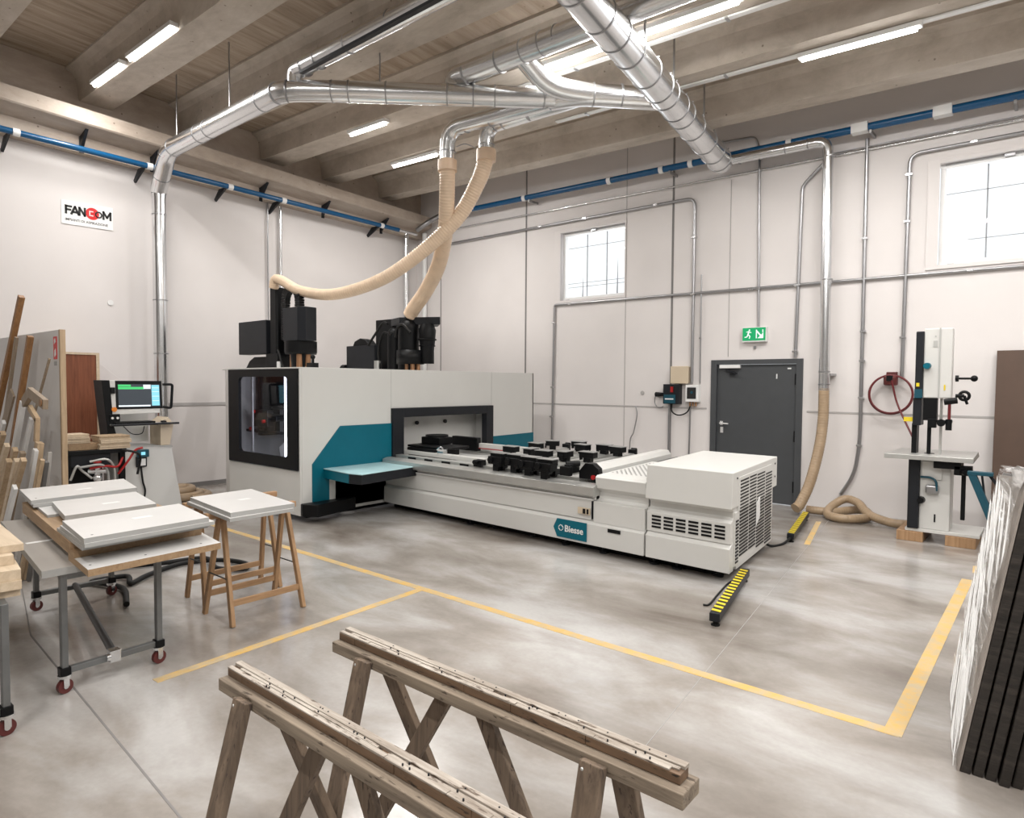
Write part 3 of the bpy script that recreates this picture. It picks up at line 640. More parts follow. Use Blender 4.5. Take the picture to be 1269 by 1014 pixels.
# window in the left end
b = B(); wx0, wx1, wz0, wz1 = -9.03, -7.275, .65, 1.93; ix0, ix1, iz0, iz1 = -8.74, -7.50, .80, 1.83
def rrect(x0, x1, z0_, z1_, r, n=5):
    p = []
    for cx, cz, a0 in ((x1-r, z1_-r, 0), (x0+r, z1_-r, 90), (x0+r, z0_+r, 180), (x1-r, z0_+r, 270)):
        for i in range(n+1): a = rad(a0+90*i/n); p.append((cx+r*cos(a), cz+r*sin(a)))
    return p
inner = rrect(ix0, ix1, iz0, iz1, .07)
def ring(b, outer_box, inner, y0, y1):
    x0, x1, z0_, z1_ = outer_box; n = len(inner)
    outp = []
    cx, cz = (x0+x1)/2, (z0_+z1_)/2
    for i, (x, z) in enumerate(inner):
        q = i//(n//4); outp.append([(x1, z1_), (x0, z1_), (x0, z0_), (x1, z0_)][q])
    for y in (y0, y1):
        b.add([(x, y, z) for x, z in inner]+[(x, y, z) for x, z in outp], [(i, (i+1) % n, (i+1) % n+n, i+n) for i in range(n)])
    b.add([(x, y0, z) for x, z in inner]+[(x, y1, z) for x, z in inner], [(i, (i+1) % n, (i+1) % n+n, i+n) for i in range(n)])
    b.add([(x, y0, z) for x, z in outp]+[(x, y1, z) for x, z in outp], [(i, (i+1) % n, (i+1) % n+n, i+n) for i in range(n)])
ring(b, (wx0, wx1, wz0, wz1), inner, YL-.02, YL+.02)
wf = out('window_frame', b, 'black', cnc)
out('window_pane', B().prism(inner, YL-.004, YL+.004, 'y'), 'pane', wf)
b = B(); b.box((-7.685, YL+.05, .78), (-7.665, YL+.07, 1.86)); out('led_strip', b, 'led', cnc)
b = B(); b.box((-8.62, YL+.10, .80), (-8.59, YL+.12, 1.83)); out('guide_rail', b, 'alu', cnc)
L = bpy.data.lights.new('cabinet_light', 'AREA'); L.shape = 'RECTANGLE'; L.size = .05; L.size_y = 1.0; L.energy = 9; L.color = (.86, .9, 1)
lo = bpy.data.objects.new('cabinet_light', L); COL.objects.link(lo); lo.parent = cnc; lo.location = V((-7.70, YL+.12, 1.3))-cnc.location; lo.rotation_euler = V((-.8, .6, 0)).to_track_quat('-Z', 'Y').to_euler()
b = B()   # tool head seen through the window
b.box((-8.45, 5.0, 1.2), (-7.75, 5.3, 1.28)); b.box((-8.62, 5.2, .95), (-8.5, 5.5, 1.9)); b.box((-8.3, 4.95, 1.12), (-7.9, 5.05, 1.36)); b.cyl((-8.1, 5.1, 1.0), (-8.1, 5.1, 1.2), .06, .08); b.box((-8.5, 5.35, 1.35), (-7.9, 5.6, 1.88)); b.cyl((-7.85, 5.1, 1.42), (-7.7, 5.1, 1.42), .03); b.box((-8.6, 5.0, 1.02), (-7.65, 5.06, 1.06))
b.box((-8.4, 5.5, .6), (-8.2, 5.7, 1.3)); out('tool_head', b, 'black', cnc, .01, lambda x, y, z: (x-.72, y-.08, z))
b = B(); b.prism([(-8.2, .62), (-7.6, .62), (-7.6, .9), (-8.0, .95), (-8.25, .8)], 5.15, 5.4, 'y'); b.box((-9.0, 5.6, .4), (-7.4, 5.65, 1.9)); out('chip_guard', b, 'mach', cnc, .01, lambda x, y, z: (x-.55, y, z) if x > -8.5 else (x, y, z))
for x, z in ((-8.25, 1.33), (-7.97, 1.2), (-8.32, 1.08)): out('pilot_lamp', B().cyl((x-.72, 4.83, z), (x-.72, 4.88, z), .025), 'redp', cnc)
# teal panel with slanted corner
b = B().prism([(4.70, .12), (4.70, .72), (5.12, 1.19), (5.98, 1.19), (5.98, .60), (4.95, .60), (4.95, .17), (4.9, .12)], XF-.002, XF+.012, 'x')
out('teal_panel', b, 'teal', cnc, .003)
b = B().prism([(8.11, .6), (8.11, .88), (YB, .89), (YB, .6)], XF-.002, XF+.008, 'x'); out('teal_panel', b, 'teal', cnc)
# portal frame
b = B(); f0, f1 = XF-.06, XF+.05
b.box((f0, py0, pz0), (f1, py0+.20, pz1)); b.box((f0, py1-.17, pz0), (f1, py1, pz1)); b.box((f0, py0+.2, pz1-.13), (f1, py1-.17, pz1)); out('portal_frame', b, 'dark', cnc, .006)
b = B(); b.box((XF-.34, py1-.02, .7), (XF-.07, py1+.02, 1.27)); b.box((XF-.36, py0-.3, .65), (XF-.34, py1+.3, 1.5)); out('portal_lining', b, 'mach', cnc, .004)
for y in (6.75, 7.35): out('door_bolt', B().cyl((XF-.33, y, 1.15), (XF-.30, y, 1.15), .03, .03, 8), 'dark', cnc)
# side table
zt = .655
b = B().prism([(-7.24, 4.86), (-6.62, 4.80), (-6.42, 4.84), (-6.60, 6.30), (-7.24, 6.36)], zt-.012, zt); side = out('side_table', b, 'tealtop', cnc, .003)
out('table_end', B().prism([(-7.24, 4.87), (-6.63, 4.81), (-6.63, 4.9), (-7.24, 4.96)], zt-.13, zt-.013), 'teal', side, .004)
out('table_edge', B().prism([(-6.63, 4.81), (-6.43, 4.85), (-6.61, 6.30), (-6.75, 6.30), (-6.62, 5.0)], zt-.13, zt-.013), 'dark', side, .004)
# lower plinth in front of the enclosure
b = B().box((XF, 5.05, .12), (XF-.05, 5.9, .56)); out('plinth', b, 'mach2', cnc)
out('safety_bumper', B().prism([(-7.18, 4.52), (-7.00, 4.62), (-7.15, 5.30), (-7.24, 5.30), (-7.24, 4.53)], .085, .24), 'black', cnc, .01)
# feet
for x, y in ((-5.6, 5.75), (-5.2, 5.8), (-4.6, 5.8), (-4.1, 5.75), (-3.6, 5.75), (-3.0, 5.75), (-2.75, 5.75), (-2.35, 5.8), (-2.35, 7.0), (-3.2, 7.0), (-5.5, 7.2), (-7.1, 5.9), (-7.5, 4.8), (-8.9, 4.8), (-8.9, 9.0), (-7.5, 9.0)):
    b = B(); b.cyl((x, y, 0), (x, y, .02), .05, .05, 14); b.cyl((x, y, .02), (x, y, .09), .018, .018, 10); out('levelling_foot', b, 'dark', cnc, warp=SK if y < 7.5 and x > -7.2 else None)
# bed body
xe = -7.22
b = B()
b.box((xe, 5.70, .10), (-2.25, 7.2, .56)); b.box((xe, 5.635, .345), (-3.68, 7.0, .56)); b.box((-3.67, 5.63, .33), (-3.06, 7.1, .55))
out('bed', b, 'mach', cnc, .006, SK)
def kick(x0, x1): return B().add([(x, y, z) for x in (x0, x1) for y, z in ((5.60, .095), (5.60, .31), (5.66, .345), (5.72, .345), (5.72, .095))], [(0, 1, 2, 3, 4), (9, 8, 7, 6, 5), (0, 5, 6, 1), (1, 6, 7, 2), (2, 7, 8, 3), (3, 8, 9, 4), (4, 9, 5, 0)])
b = kick(xe, -3.055); out('kick_panel', b, 'mach', cnc, .004, SK)
b = kick(-3.035, -2.19); out('kick_panel', b, 'mach', cnc, .004, SK)
b = B().box((xe, 5.66, .56), (-3.66, 5.68, .60)); b.box((xe, 5.625, .555), (-3.69, 5.66, .572)); out('drip_rail', b, 'white', cnc, warp=SK)
b = B().add([(x, y, z) for x in (xe, -3.64) for y, z in ((5.60, .60), (5.57, .615), (5.57, .70), (5.64, .72), (5.74, .72), (5.74, .60))], [(0, 1, 2, 3, 4, 5), (11, 10, 9, 8, 7, 6)]+[(i, i+6, (i+1) % 6+6, (i+1) % 6) for i in range(6)]); out('front_rail', b, 'alu', cnc, .003, SK)
b = B(); b.box((xe, 5.66, .60), (-3.66, 7.6, .70)); out('bed_top', b, 'mach2', cnc, warp=SK)
out('panel_gap', B().box((-3.685, 5.615, .36), (-3.679, 5.66, .55)), 'dark', cnc, warp=SK)
b = B(); b.box((-3.86, 5.612, .40), (-3.70, 5.622, .47)); sw = out('switch_plate', b, 'beige', cnc, .002, SK)
b = B(); b.box((-3.79, 5.603, .41), (-3.76, 5.615, .46)); b.box((-3.74, 5.603, .41), (-3.72, 5.615, .46)); out('switch', b, 'black', sw, warp=SK)
out('handle_slot', B().box((-3.47, 5.592, .265), (-3.32, 5.602, .30)), 'black', cnc, warp=SK)
# badge
bd = out('maker_badge', B().prism([(-4.17, .22), (-4.12, .315), (-3.73, .315), (-3.73, .12), (-4.12, .12)], 5.59, 5.598, 'y'), 'teal', cnc, warp=SK)
bx, by, bz_ = SK(-4.0, 5.585, .19)
b = B(); b.box((xe, 5.80, .0), (-2.35, 7.0, .10)); out('under_shade', b, 'black', cnc, warp=SK)  # black box added to deepen the shade under the bed
b = B(); b.box((XB-.3, YL+.22, .0), (XF-.2, YB-.2, .085)); out('under_shade', b, 'black', cnc)  # same added shade box under the enclosure
R = Matrix.Rotation(rad(-2.57), 4, 'Z') @ Matrix.Rotation(rad(90), 4, 'X')
text('lettering', 'Biesse', .098, 'paper', Matrix.Translation(V((bx-.015, by, bz_))-cnc.location) @ R, bd, .002, .0018)
b = B(); cx, cz = -4.065, .222
for i in range(4):
    a0, a1 = rad(90*i+8), rad(90*i+78)
    b.bar((cx+.032*cos(a0), 5.586, cz+.032*sin(a0)), (cx+.032*cos(a1), 5.586, cz+.032*sin(a1)), .006, .012, (0, 1, 0))
out('emblem', b, 'paper', bd, warp=SK)
# grooved middle section with perforated cover
def profile(x0, x1, pr, mat, name, y1=7.2, bev=.004, lab=None):
    n = len(pr); b = B().add([(x, y, z) for x in (x0, x1) for y, z in pr+[(y1, pr[-1][1]), (y1, pr[0][1])]], [tuple(range(n+2)), tuple(range(2*n+3, n+1, -1))]+[(i, i+n+2, (i+1) % (n+2)+n+2, (i+1) % (n+2)) for i in range(n+2)])
    return out(name, b, mat, cnc, bev, SK)
profile(-3.65, -3.06, [(5.66, .55), (5.70, .555), (5.725, .58), (5.725, .64), (5.69, .67), (5.67, .69)], 'mach', 'groove')
profile(-3.655, -3.06, [(5.66, .685), (5.64, .80), (5.68, .82)], 'mach', 'perforated_cover', 7.15)
b = B()
for i in range(9):
    for j in range(22):
        x, y = -3.60+.058*i+(.029 if j % 2 else 0), 5.95+.05*j
        b.add([(x+.013*cos(a), y+.013*sin(a), .8212) for a in (rad(60*q) for q in range(6))], [(0, 1, 2, 3, 4, 5)])
out('perforation', b, 'dark', cnc, warp=SK)
# cooling cabinet
profile(-3.04, -2.195, [(5.64, .345), (5.64, .535), (5.69, .55), (5.715, .575), (5.715, .625), (5.67, .655), (5.62, .668)], 'mach', 'cooling_unit', 7.2)
profile(-3.045, -2.18, [(5.60, .665), (5.64, .985)], 'mach', 'cooling_hood', 7.32, .006)
for i in range(6):
    x0 = -2.985+.128*i; b = B()
    for j in range(4): z = .385+.034*j; b.box((x0, 5.634, z), (x0+.098, 5.645, z+.018))
    out('front_vent', b, 'black', cnc, warp=SK)
b = B(); b.box((-2.20, 5.72, .13), (-2.18, 7.1, .62)); b.box((-2.20, 5.82, .62), (-2.175, 7.05, .93)); eg = out('end_grille_panel', b, 'mach', cnc, .004, SK)
out('end_skirt', B().box((-2.5, 5.80, .09), (-2.188, 7.15, .55)), 'mach', cnc, .003, SK)
for c0, c1, zz0, zz1 in ((5.74, 5.82, .16, .56), (5.86, 6.14, .20, .90), (6.18, 6.42, .20, .90), (6.46, 6.76, .16, .90), (6.80, 7.06, .13, .86)):
    b = B(); z = zz0
    while z < zz1: b.box((-2.178, c0, z), (-2.1725, c1, z+.014)); z += .031
    out('slot_grille', b, 'black', eg, warp=SK)
out('fan_cover', B().prism([(6.42, .38), (6.56, .45), (6.56, .66), (6.42, .60)], -2.173, -2.168, 'x'), 'white', eg, warp=SK)
for y, z in ((7.2, .92), (7.2, .78), (5.75, .93)): out('screw', B().cyl((-2.176, y, z), (-2.17, y, z), .01, .01, 8), 'dark', eg, warp=SK)
# bed rails and support bars with suction pods
b = B(); b.box((xe, 5.80, .70), (-3.75, 5.92, .745)); b.box((xe, 7.10, .70), (-3.9, 7.22, .745)); out('guide_rail', b, 'alu', cnc, .003, SK)
b = B()
for x in (-6.9, -6.55, -6.2, -5.85): b.box((x, 5.792, .705), (x+.16, 5.80, .735))
out('rail_slot', b, 'black', cnc, warp=SK)
b = B(); b.box((xe, 5.96, .745), (-5.3, 6.06, .80)); b.box((-6.9, 6.95, .80), (-5.35, 7.02, .87)); out('white_beam', b, 'mach', cnc, .004, SK)
out('warning_stripe', B().box((-6.6, 6.94, .79), (-5.9, 6.95, .80)), 'redp', cnc, warp=SK)
mv = out('cross_beam', B().prism([(-3.90, .76), (-3.72, .76), (-3.72, .84), (-3.76, .89), (-3.88, .89), (-3.90, .86)], 5.90, 7.95, 'y'), 'mach', cnc, .004, SK)
out('beam_cap', B().prism([(-3.96, .70), (-3.69, .70), (-3.71, .86), (-3.78, .91), (-3.88, .91), (-3.96, .82)], 5.80, 5.90, 'y'), 'black', mv, .005, SK)
out('emergency_stop', B().cyl((-3.76, 5.80, .77), (-3.76, 5.77, .77), .022, .026, 12), 'redp', mv, warp=SK)
out('energy_chain', B().box((-3.70, 5.9, .755), (-3.63, 8.1, .79)), 'black', mv, .005, SK)
# carriage in the portal
b = B(); b.box((-7.15, 6.0, .75), (-6.55, 6.15, .84)); b.box((-7.2, 6.05, .84), (-6.35, 6.55, .87)); b.box((-7.15, 6.3, .87), (-6.75, 6.6, .97)); b.cyl((-6.95, 6.45, .97), (-6.95, 6.45, 1.0), .18, .18, 20); b.box((-7.1, 5.98, .72), (-6.6, 6.6, .80)); b.box((-7.05, 6.9, .75), (-6.5, 7.0, .95))
out('carriage', b, 'black', cnc, .008, SK)
b = B(); b.cyl((-6.45, 6.0, .82), (-6.33, 6.0, .82), .045, .045, 12); b.tube(smoothpath([(-6.5, 6.0, .85), (-6.42, 6.0, .89), (-6.36, 6.0, .85), (-6.3, 6.0, .86)]), .012, 8); out('valve', b, 'galv', cnc, warp=SK)
def obox(b, x, y, z, a, u0, u1, v0, v1, w0, w1):
    ca, sa = cos(a), sin(a)
    def P(u, v, w): return (x+ca*u-sa*v, y+sa*u+ca*v, z+w)
    b.hexa([P(u0, v0, w0), P(u1, v0, w0), P(u1, v1, w0), P(u0, v1, w0), P(u0, v0, w1), P(u1, v0, w1), P(u1, v1, w1), P(u0, v1, w1)])
def pod(x, y, a, front, par):
    z = .80; b = B()
    obox(b, x, y, z, a, -.05, .05, -.05, .05, .0, .06)
    obox(b, x, y, z, a, -.105, .105, -.065, .065, .055, .125)
    obox(b, x, y, z, a, -.12, -.10, -.03, .03, .02, .09)
    if front:
        obox(b, x, y-.02, z, a, -.11, .11, -.09, .06, .0, .09); obox(b, x, y-.05, z, 0, -.045, .045, -.04, .04, -.10, .0); b.cyl((x-.06, y-.14, z+.05), (x-.06, y-.06, z+.05), .035, .03, 10); b.cyl((x+.07, y-.12, z+.0), (x+.07, y-.04, z+.0), .03, .03, 10)
    p = out('suction_pod', b, 'black', par, .004, SK)
    b = B(); obox(b, x, y, z, a, -.115, .115, -.075, .075, .125, .133); out('pod_plate', b, 'podtop', p, .002, SK)
for x, ys in ((-5.50, (6.50, 7.12, 7.58)), (-5.13, (5.78, 6.48, 7.76)), (-4.86, (5.80, 6.40, 7.42)), (-4.60, (5.74, 6.52, 7.60)), (-4.33, (5.70, 6.66, 7.50))):
    b = B(); b.box((x-.075, 5.86, .745), (x+.075, 7.95, .79)); b.box((x-.045, 5.86, .79), (x+.045, 7.95, .80)); b.box((x-.06, 7.1, .745), (x+.06, 7.25, .77))
    sb = out('support_bar', b, 'alu', cnc, .003, SK)
    b = B(); b.box((x-.07, 5.76, .725), (x+.07, 5.86, .81)); b.cyl((x, 5.76, .79), (x, 5.69, .79), .028, .028, 12); out('end_block', b, 'black', sb, .004, SK)
    b = B(); b.box((x-.06, 7.95, .76), (x+.06, 8.02, .85)); b.cyl((x-.04, 8.03, .84), (x+.04, 8.03, .84), .03, .03, 10); out('end_block', b, 'black', sb, .004, SK)
    for j, y in enumerate(ys): pod(x, y, (0, .12, -.2, pi/2, .5)[int(abs(x*10+j*3)) % 5] if y > 6 else 0, y < 6, sb)
b = B(); b.box((-4.05, 5.62, .80), (-3.98, 5.85, .90)); b.cyl((-4.06, 5.68, .90), (-3.95, 5.80, .90), .03, .03, 10); b.box((-4.1, 5.6, .78), (-3.96, 5.66, .88)); out('bar_clamp', b, 'black', cnc, .006, SK)
# heads standing on the roof (front)
HX = lambda x, y, z: (x-.15, y, z)
h1 = out('front_head', B().prism([(-9.18, 5.33), (-9.02, 5.33), (-9.0, 5.36), (-9.0, 5.46), (-9.2, 5.46), (-9.2, 5.36)], ZT, 3.20), 'black', cnc, .006, HX)
out('motor_box', B().box((-10.1, 5.30, 2.2), (-9.25, 5.5, 2.72)), 'dark', h1, .008, HX)
b = B(); b.box((-9.3, 5.32, ZT), (-8.95, 5.6, 2.2)); b.box((-9.25, 5.44, 2.15), (-8.7, 5.6, 2.7)); b.cyl((-9.0, 5.36, ZT), (-9.0, 5.36, 2.2), .03); b.prism([(-10.1, ZT), (-9.95, 2.1), (-9.8, 2.16), (-9.3, 2.16), (-9.3, ZT)], 5.4, 5.6, 'y'); out('bracket', b, 'black', h1, .01, HX)
b = B(); b.prism([(-8.72, 5.28), (-8.60, 5.20), (-8.22, 5.20), (-8.10, 5.26), (-8.12, 5.45), (-8.72, 5.45)], 2.36, 2.84); out('spindle_cover', b, 'dark', h1, .006, HX)
b = B(); b.lathe((-8.42, 5.38, 0), [(.001, 2.17), (.22, 2.17), (.23, 2.2), (.23, 2.36)], 28); sp = out('spindle_collar', b, 'black', h1, 0, HX)
b = B(); [b.cyl((-8.42+.14*cos(a), 5.38+.10*sin(a), ZT), (-8.42+.14*cos(a), 5.38+.10*sin(a), 2.17), .045, .045, 10) for a in (-2.4, -.9, .3, 2.5)]; out('spindle_studs', b, 'copper', h1, 0, HX)
b = B(); b.cyl((-8.42, 5.38, ZT), (-8.42, 5.38, 2.17), .13, .15, 16); b.box((-8.15, 5.3, ZT), (-8.0, 5.4, 2.04)); b.cyl((-8.02, 5.32, ZT), (-8.02, 5.32, 2.14), .02, .02, 8); b.sphere((-8.02, 5.32, 2.12), .035, 6); out('tool_chuck', b, 'black', h1, 0, HX)
b = B(); arc = [(-8.86, 5.40, 2.4), (-8.86, 5.40, 2.98)]+[(-8.67-.19*cos(a), 5.40, 2.98+.19*sin(a)) for a in (pi*i/12 for i in range(1, 12))]+[(-8.48, 5.40, 2.98), (-8.48, 5.40, 2.84)]
p = resample([V(q) for q in arc], .035)
for i in range(len(p)-1):
    b.bar(p[i], p[i].lerp(p[i+1], .86), .13, .085 if i % 2 else .078, (0, 1, 0))
out('cable_chain', b, 'black', h1, 0, HX)
b = B(); b.tube(smoothpath([(-8.98, 5.34, 2.25), (-8.85, 5.3, 2.15), (-8.75, 5.28, 2.0), (-8.7, 5.28, ZT)]), .018, 8); out('head_cable', b, 'rubber', h1, 0, HX)
out('tag_plate', B().box((-8.88, 5.26, ZT), (-8.80, 5.28, 2.07)), 'white', h1, 0, HX)
# rear head
h2 = out('rear_head', B().box((-8.95, 7.05, ZT), (-8.5, 7.2, 2.82)), 'black', cnc, .01)
out('head_top', B().prism([(-8.49, 7.0), (-8.14, 6.88), (-7.55, 7.22), (-7.9, 7.5), (-8.5, 7.3)], 2.69, 2.81), 'dark', h2, .006)
out('motor_box', B().prism([(-9.68, 6.98), (-8.9, 6.98), (-8.85, 7.1), (-8.9, 7.3), (-9.68, 7.3)], ZT, 2.40), 'dark', h2, .008)
b = B(); b.prism([(-9.55, 2.40), (-9.5, 2.48), (-9.35, 2.53), (-9.2, 2.5), (-9.08, 2.40)], 7.02, 7.2, 'y'); out('motor_cap', b, 'black', h2, .01); out('motor_flange', B().cyl((-9.8, 7.0, 2.0), (-9.69, 7.0, 2.0), .08, .08, 12), 'black', h2)
for x, z1, r in ((-8.40, 2.57, .115), (-8.05, 2.64, .17)):
    b = B(); b.cyl((x, 7.0, ZT), (x, 7.0, z1), r, r, 20); b.sphere((x, 7.0, z1-.01), r, 8); out('spindle', b, 'black', h2)
b = B(); b.lathe((-7.72, 7.1, 0), [(.001, ZT+.12), (.11, ZT+.12), (.11, 2.28), (.125, 2.42), (.14, 2.6), (.10, 2.7)], 20); b.torus((-7.72, 7.1, 2.45), (0, 0, 1), .135, .016, 20, 6); b.torus((-7.72, 7.1, 2.35), (0, 0, 1), .12, .012, 20, 6); b.lathe((-7.95, 6.95, 0), [(.001, 2.06), (.22, 2.06), (.22, 2.28), (.001, 2.28)], 24); out('drill_head', b, 'black', h2)
b = B(); [b.cyl((-7.9+.1*cos(a), 6.95+.08*sin(a), ZT), (-7.9+.1*cos(a), 6.95+.08*sin(a), 2.07), .035, .035, 10) for a in (-2.2, -.8, .6)]; out('spindle_studs', b, 'copper', h2)
b = B(); b.cyl((-8.77, 6.95, ZT), (-8.77, 6.95, 2.13), .06, .06, 14); out('air_cylinder', b, 'alu', h2)
b = B()
for pp in (((-9.05, 6.97, 2.40), (-8.8, 6.93, 2.58), (-8.55, 6.88, 2.74), (-8.4, 6.86, 2.72)), ((-8.7, 6.95, ZT), (-8.75, 6.95, 2.3), (-8.6, 6.93, 2.58), (-8.35, 6.9, 2.54)), ((-8.25, 6.9, 2.5), (-8.15, 6.85, 2.64), (-7.98, 6.82, 2.68), (-7.82, 6.84, 2.55))): b.tube(smoothpath(pp), .02, 8)
out('head_hoses', b, 'rubber', h2)
b = B(); b.cyl((-8.06, 7.05, 2.80), (-8.06, 7.05, 2.88), .09, .105, 16); out('hose_socket', b, 'dark', h2)
# light-curtain bars and their cable
def curtain(name, a, c, label):
    a, c = V(a), V(c); t = thing(name, label, 'safety bar', a); d = (c-a).normalized(); s = V((-d.y, d.x, 0))
    out('housing', B().bar(a+V((0, 0, .068)), c+V((0, 0, .068)), .075, .065), 'dark', t, .006)
    b = B(); n = int((c-a).length/.085)
    for i in range(n): p = a+d*(.04+i*.085); b.hexa([p+s*x_+d*(y_+(.02 if x_ > 0 else 0))+V((0, 0, z_)) for z_ in (.1005, .103) for x_, y_ in ((-.034, 0), (.034, 0), (.034, .04), (-.034, .04))])
    out('hazard_stripes', b, 'stripe', t)
    for q in (.03, .95):
        p = a.lerp(c, q); b = B(); b.cyl(p, p+V((0, 0, .01)), .032, .032, 14); b.cyl(p+V((0, 0, .01)), p+V((0, 0, .045)), .018, .018, 8); out('foot', b, 'rubber', t)
    return t
curtain('bump_bar', (-1.88, 4.55, 0), (-2.14, 5.86, 0), 'near black and yellow striped bar on the floor in front of the white cabinet')
curtain('bump_bar', (-2.27, 7.58, 0), (-2.52, 9.05, 0), 'far black and yellow striped bar on the floor near the hanging hose')
tag(out('cable', B().tube(smoothpath([(-2.42, 7.05, .1), (-2.36, 7.2, .02), (-2.3, 7.4, .012), (-2.27, 7.6, .05)]), .014, 8), 'rubber'), 'short black cable from the white cabinet to the far striped bar', 'cable')
tag(out('dark_floor_line', B().tube(smoothpath([(-2.13, 4.93, .008), (-2.10, 4.98, .008), (-2.15, 5.28, .008), (-2.2, 5.65, .008), (-2.16, 5.84, .01)]), .008, 8), 'rubber'), 'thin dark line on the floor beside the near striped bar', 'cable')  # thin dark tube lying flat along the bar
# ------------------------------------------------------------------ wall boxes, exit sign, reel, signs
t = thing('junction_box', 'plain beige junction box above the control boxes', 'box', (-4.715, W, 1.78))
out('lid', B().box((-4.87, W-.09, 1.78), (-4.56, W-.07, 2.06)), 'beige', t, .006); out('body', B().box((-4.86, W-.07, 1.79), (-4.57, W-.002, 2.05)), 'beige', t)
t = thing('control_box', 'black and blue control box with red switch under the beige box', 'box', (-4.84, W, 1.45))
out('body', B().box((-4.98, W-.12, 1.45), (-4.70, W-.002, 1.77)), 'dark', t, .006)
out('blue_panel', B().box((-4.96, W-.13, 1.46), (-4.76, W-.118, 1.60)), 'sblue', t); out('rocker_switch', B().box((-4.84, W-.14, 1.64), (-4.80, W-.118, 1.73)), 'redp', t)
out('plug', B().cyl((-5.15, W-.04, 1.60), (-5.02, W-.05, 1.60), .04, .03, 12), 'black', t)
b = B(); b.box((-4.94, W-.1305, 1.52), (-4.79, W-.1295, 1.54)); out('print', b, 'white', t)
t = thing('switch_box', 'white switch box with dark window right of the control box', 'box', (-4.49, W, 1.48))
out('body', B().box((-4.60, W-.10, 1.49), (-4.38, W-.002, 1.76)), 'white', t, .006); out('display', B().box((-4.57, W-.105, 1.54), (-4.42, W-.098, 1.72)), 'ink', t); out('indicator', B().cyl((-4.49, W-.112, 1.64), (-4.49, W-.10, 1.64), .022, .022, 10), 'sblue', t)
b = B(); [b.cyl((x, W-.05, 1.42), (x, W-.05, 1.49), .016, .016, 8) for x in (-4.54, -4.49, -4.44)]; out('cable_gland', b, 'copper', t)
t = thing('exit_sign', 'green emergency exit sign with running figure above the grey door', 'sign', (-3.52, W, 2.42))
out('housing', B().box((-3.71, W-.08, 2.41), (-3.35, W-.002, 2.63)), 'white', t, .004)
fc = out('face', B().box((-3.70, W-.085, 2.43), (-3.36, W-.079, 2.62)), 'green', t)
def fig(b, x, z, s, flip=1):
    y0, y1 = W-.087, W-.084
    def seg(a, c, w): b.bar((x+a[0]*s*flip, (y0+y1)/2, z+a[1]*s), (x+c[0]*s*flip, (y0+y1)/2, z+c[1]*s), w*s, .003, (0, 1, 0))
    b.cyl((x+.08*s*flip, y0, z+.42*s), (x+.08*s*flip, y1, z+.42*s), .07*s, .07*s, 12)
    seg((.05, .33), (-.05, .02), .13); seg((.03, .30), (.24, .18), .07); seg((.03, .30), (-.2, .25), .07); seg((-.05, .03), (.14, -.12), .09); seg((.14, -.12), (.06, -.34), .08); seg((-.05, .03), (-.14, -.18), .09); seg((-.14, -.18), (-.34, -.2), .08)
b = B(); fig(b, -3.61, 2.515, .17); out('running_figure', b, 'exw', fc)
b = B(); y0, y1 = W-.087, W-.084
b.bar((-3.49, (y0+y1)/2, 2.57), (-3.42, (y0+y1)/2, 2.49), .022, .003, (0, 1, 0)); b.prism([(-3.39, 2.46), (-3.39, 2.545), (-3.475, 2.46)], y0, y1, 'y'); b.box((-3.50, y0, 2.46), (-3.485, y1, 2.59)); b.box((-3.405, y0, 2.545), (-3.392, y1, 2.59)); out('arrow', b, 'exw', fc)
tag(out('motion_sensor', B().box((-3.55, W-.03, 2.31), (-3.52, W-.002, 2.35)), 'galvd'), 'tiny grey wall sensor just below the exit sign', 'sensor')
# round wall plug marks
tag(out('wall_cap', B().cyl((-5.42, W-.012, 1.62), (-5.42, W+.001, 1.62), .035, .035, 16), 'jointl'), 'small round grey cap on the back wall left of the control boxes', 'cap')
tag(out('wall_cap', B().cyl((XL+.012, 3.72, 2.95), (XL-.001, 3.72, 2.95), .04, .04, 16), 'white'), 'small round white cap on the left wall above the brown cabinet side', 'cap')
# hose reel
t = thing('hose_reel', 'dark red hose looped on a wall hook left of the band saw', 'hose', (-1.72, W-.1, 1.85))
b = B(); b.torus((-1.715, W-.09, 1.65), (0, 1, 0), .255, .013, 40, 8); b.torus((-1.71, W-.115, 1.655), (0, 1, 0), .248, .012, 40, 8); out('loop', b, 'redh', t)
b = B(); b.lathe((-1.715, W-.1, 1.83), [(.06, -.06), (.085, -.05), (.085, .05), (.06, .07), (.001, .07)], 16); b.box((-1.78, W-.05, 1.78), (-1.65, W-.002, 1.95)); out('holder', b, 'red', t, .01)
out('clamp', B().box((-1.75, W-.2, 1.83), (-1.68, W-.17, 1.90)), 'black', t)
out('tail', B().tube(smoothpath([(-1.69, W-.19, 1.84), (-1.62, W-.2, 1.55), (-1.5, W-.3, 1.3), (-1.36, W-.45, 1.05)]), .012, 8), 'redh', t)
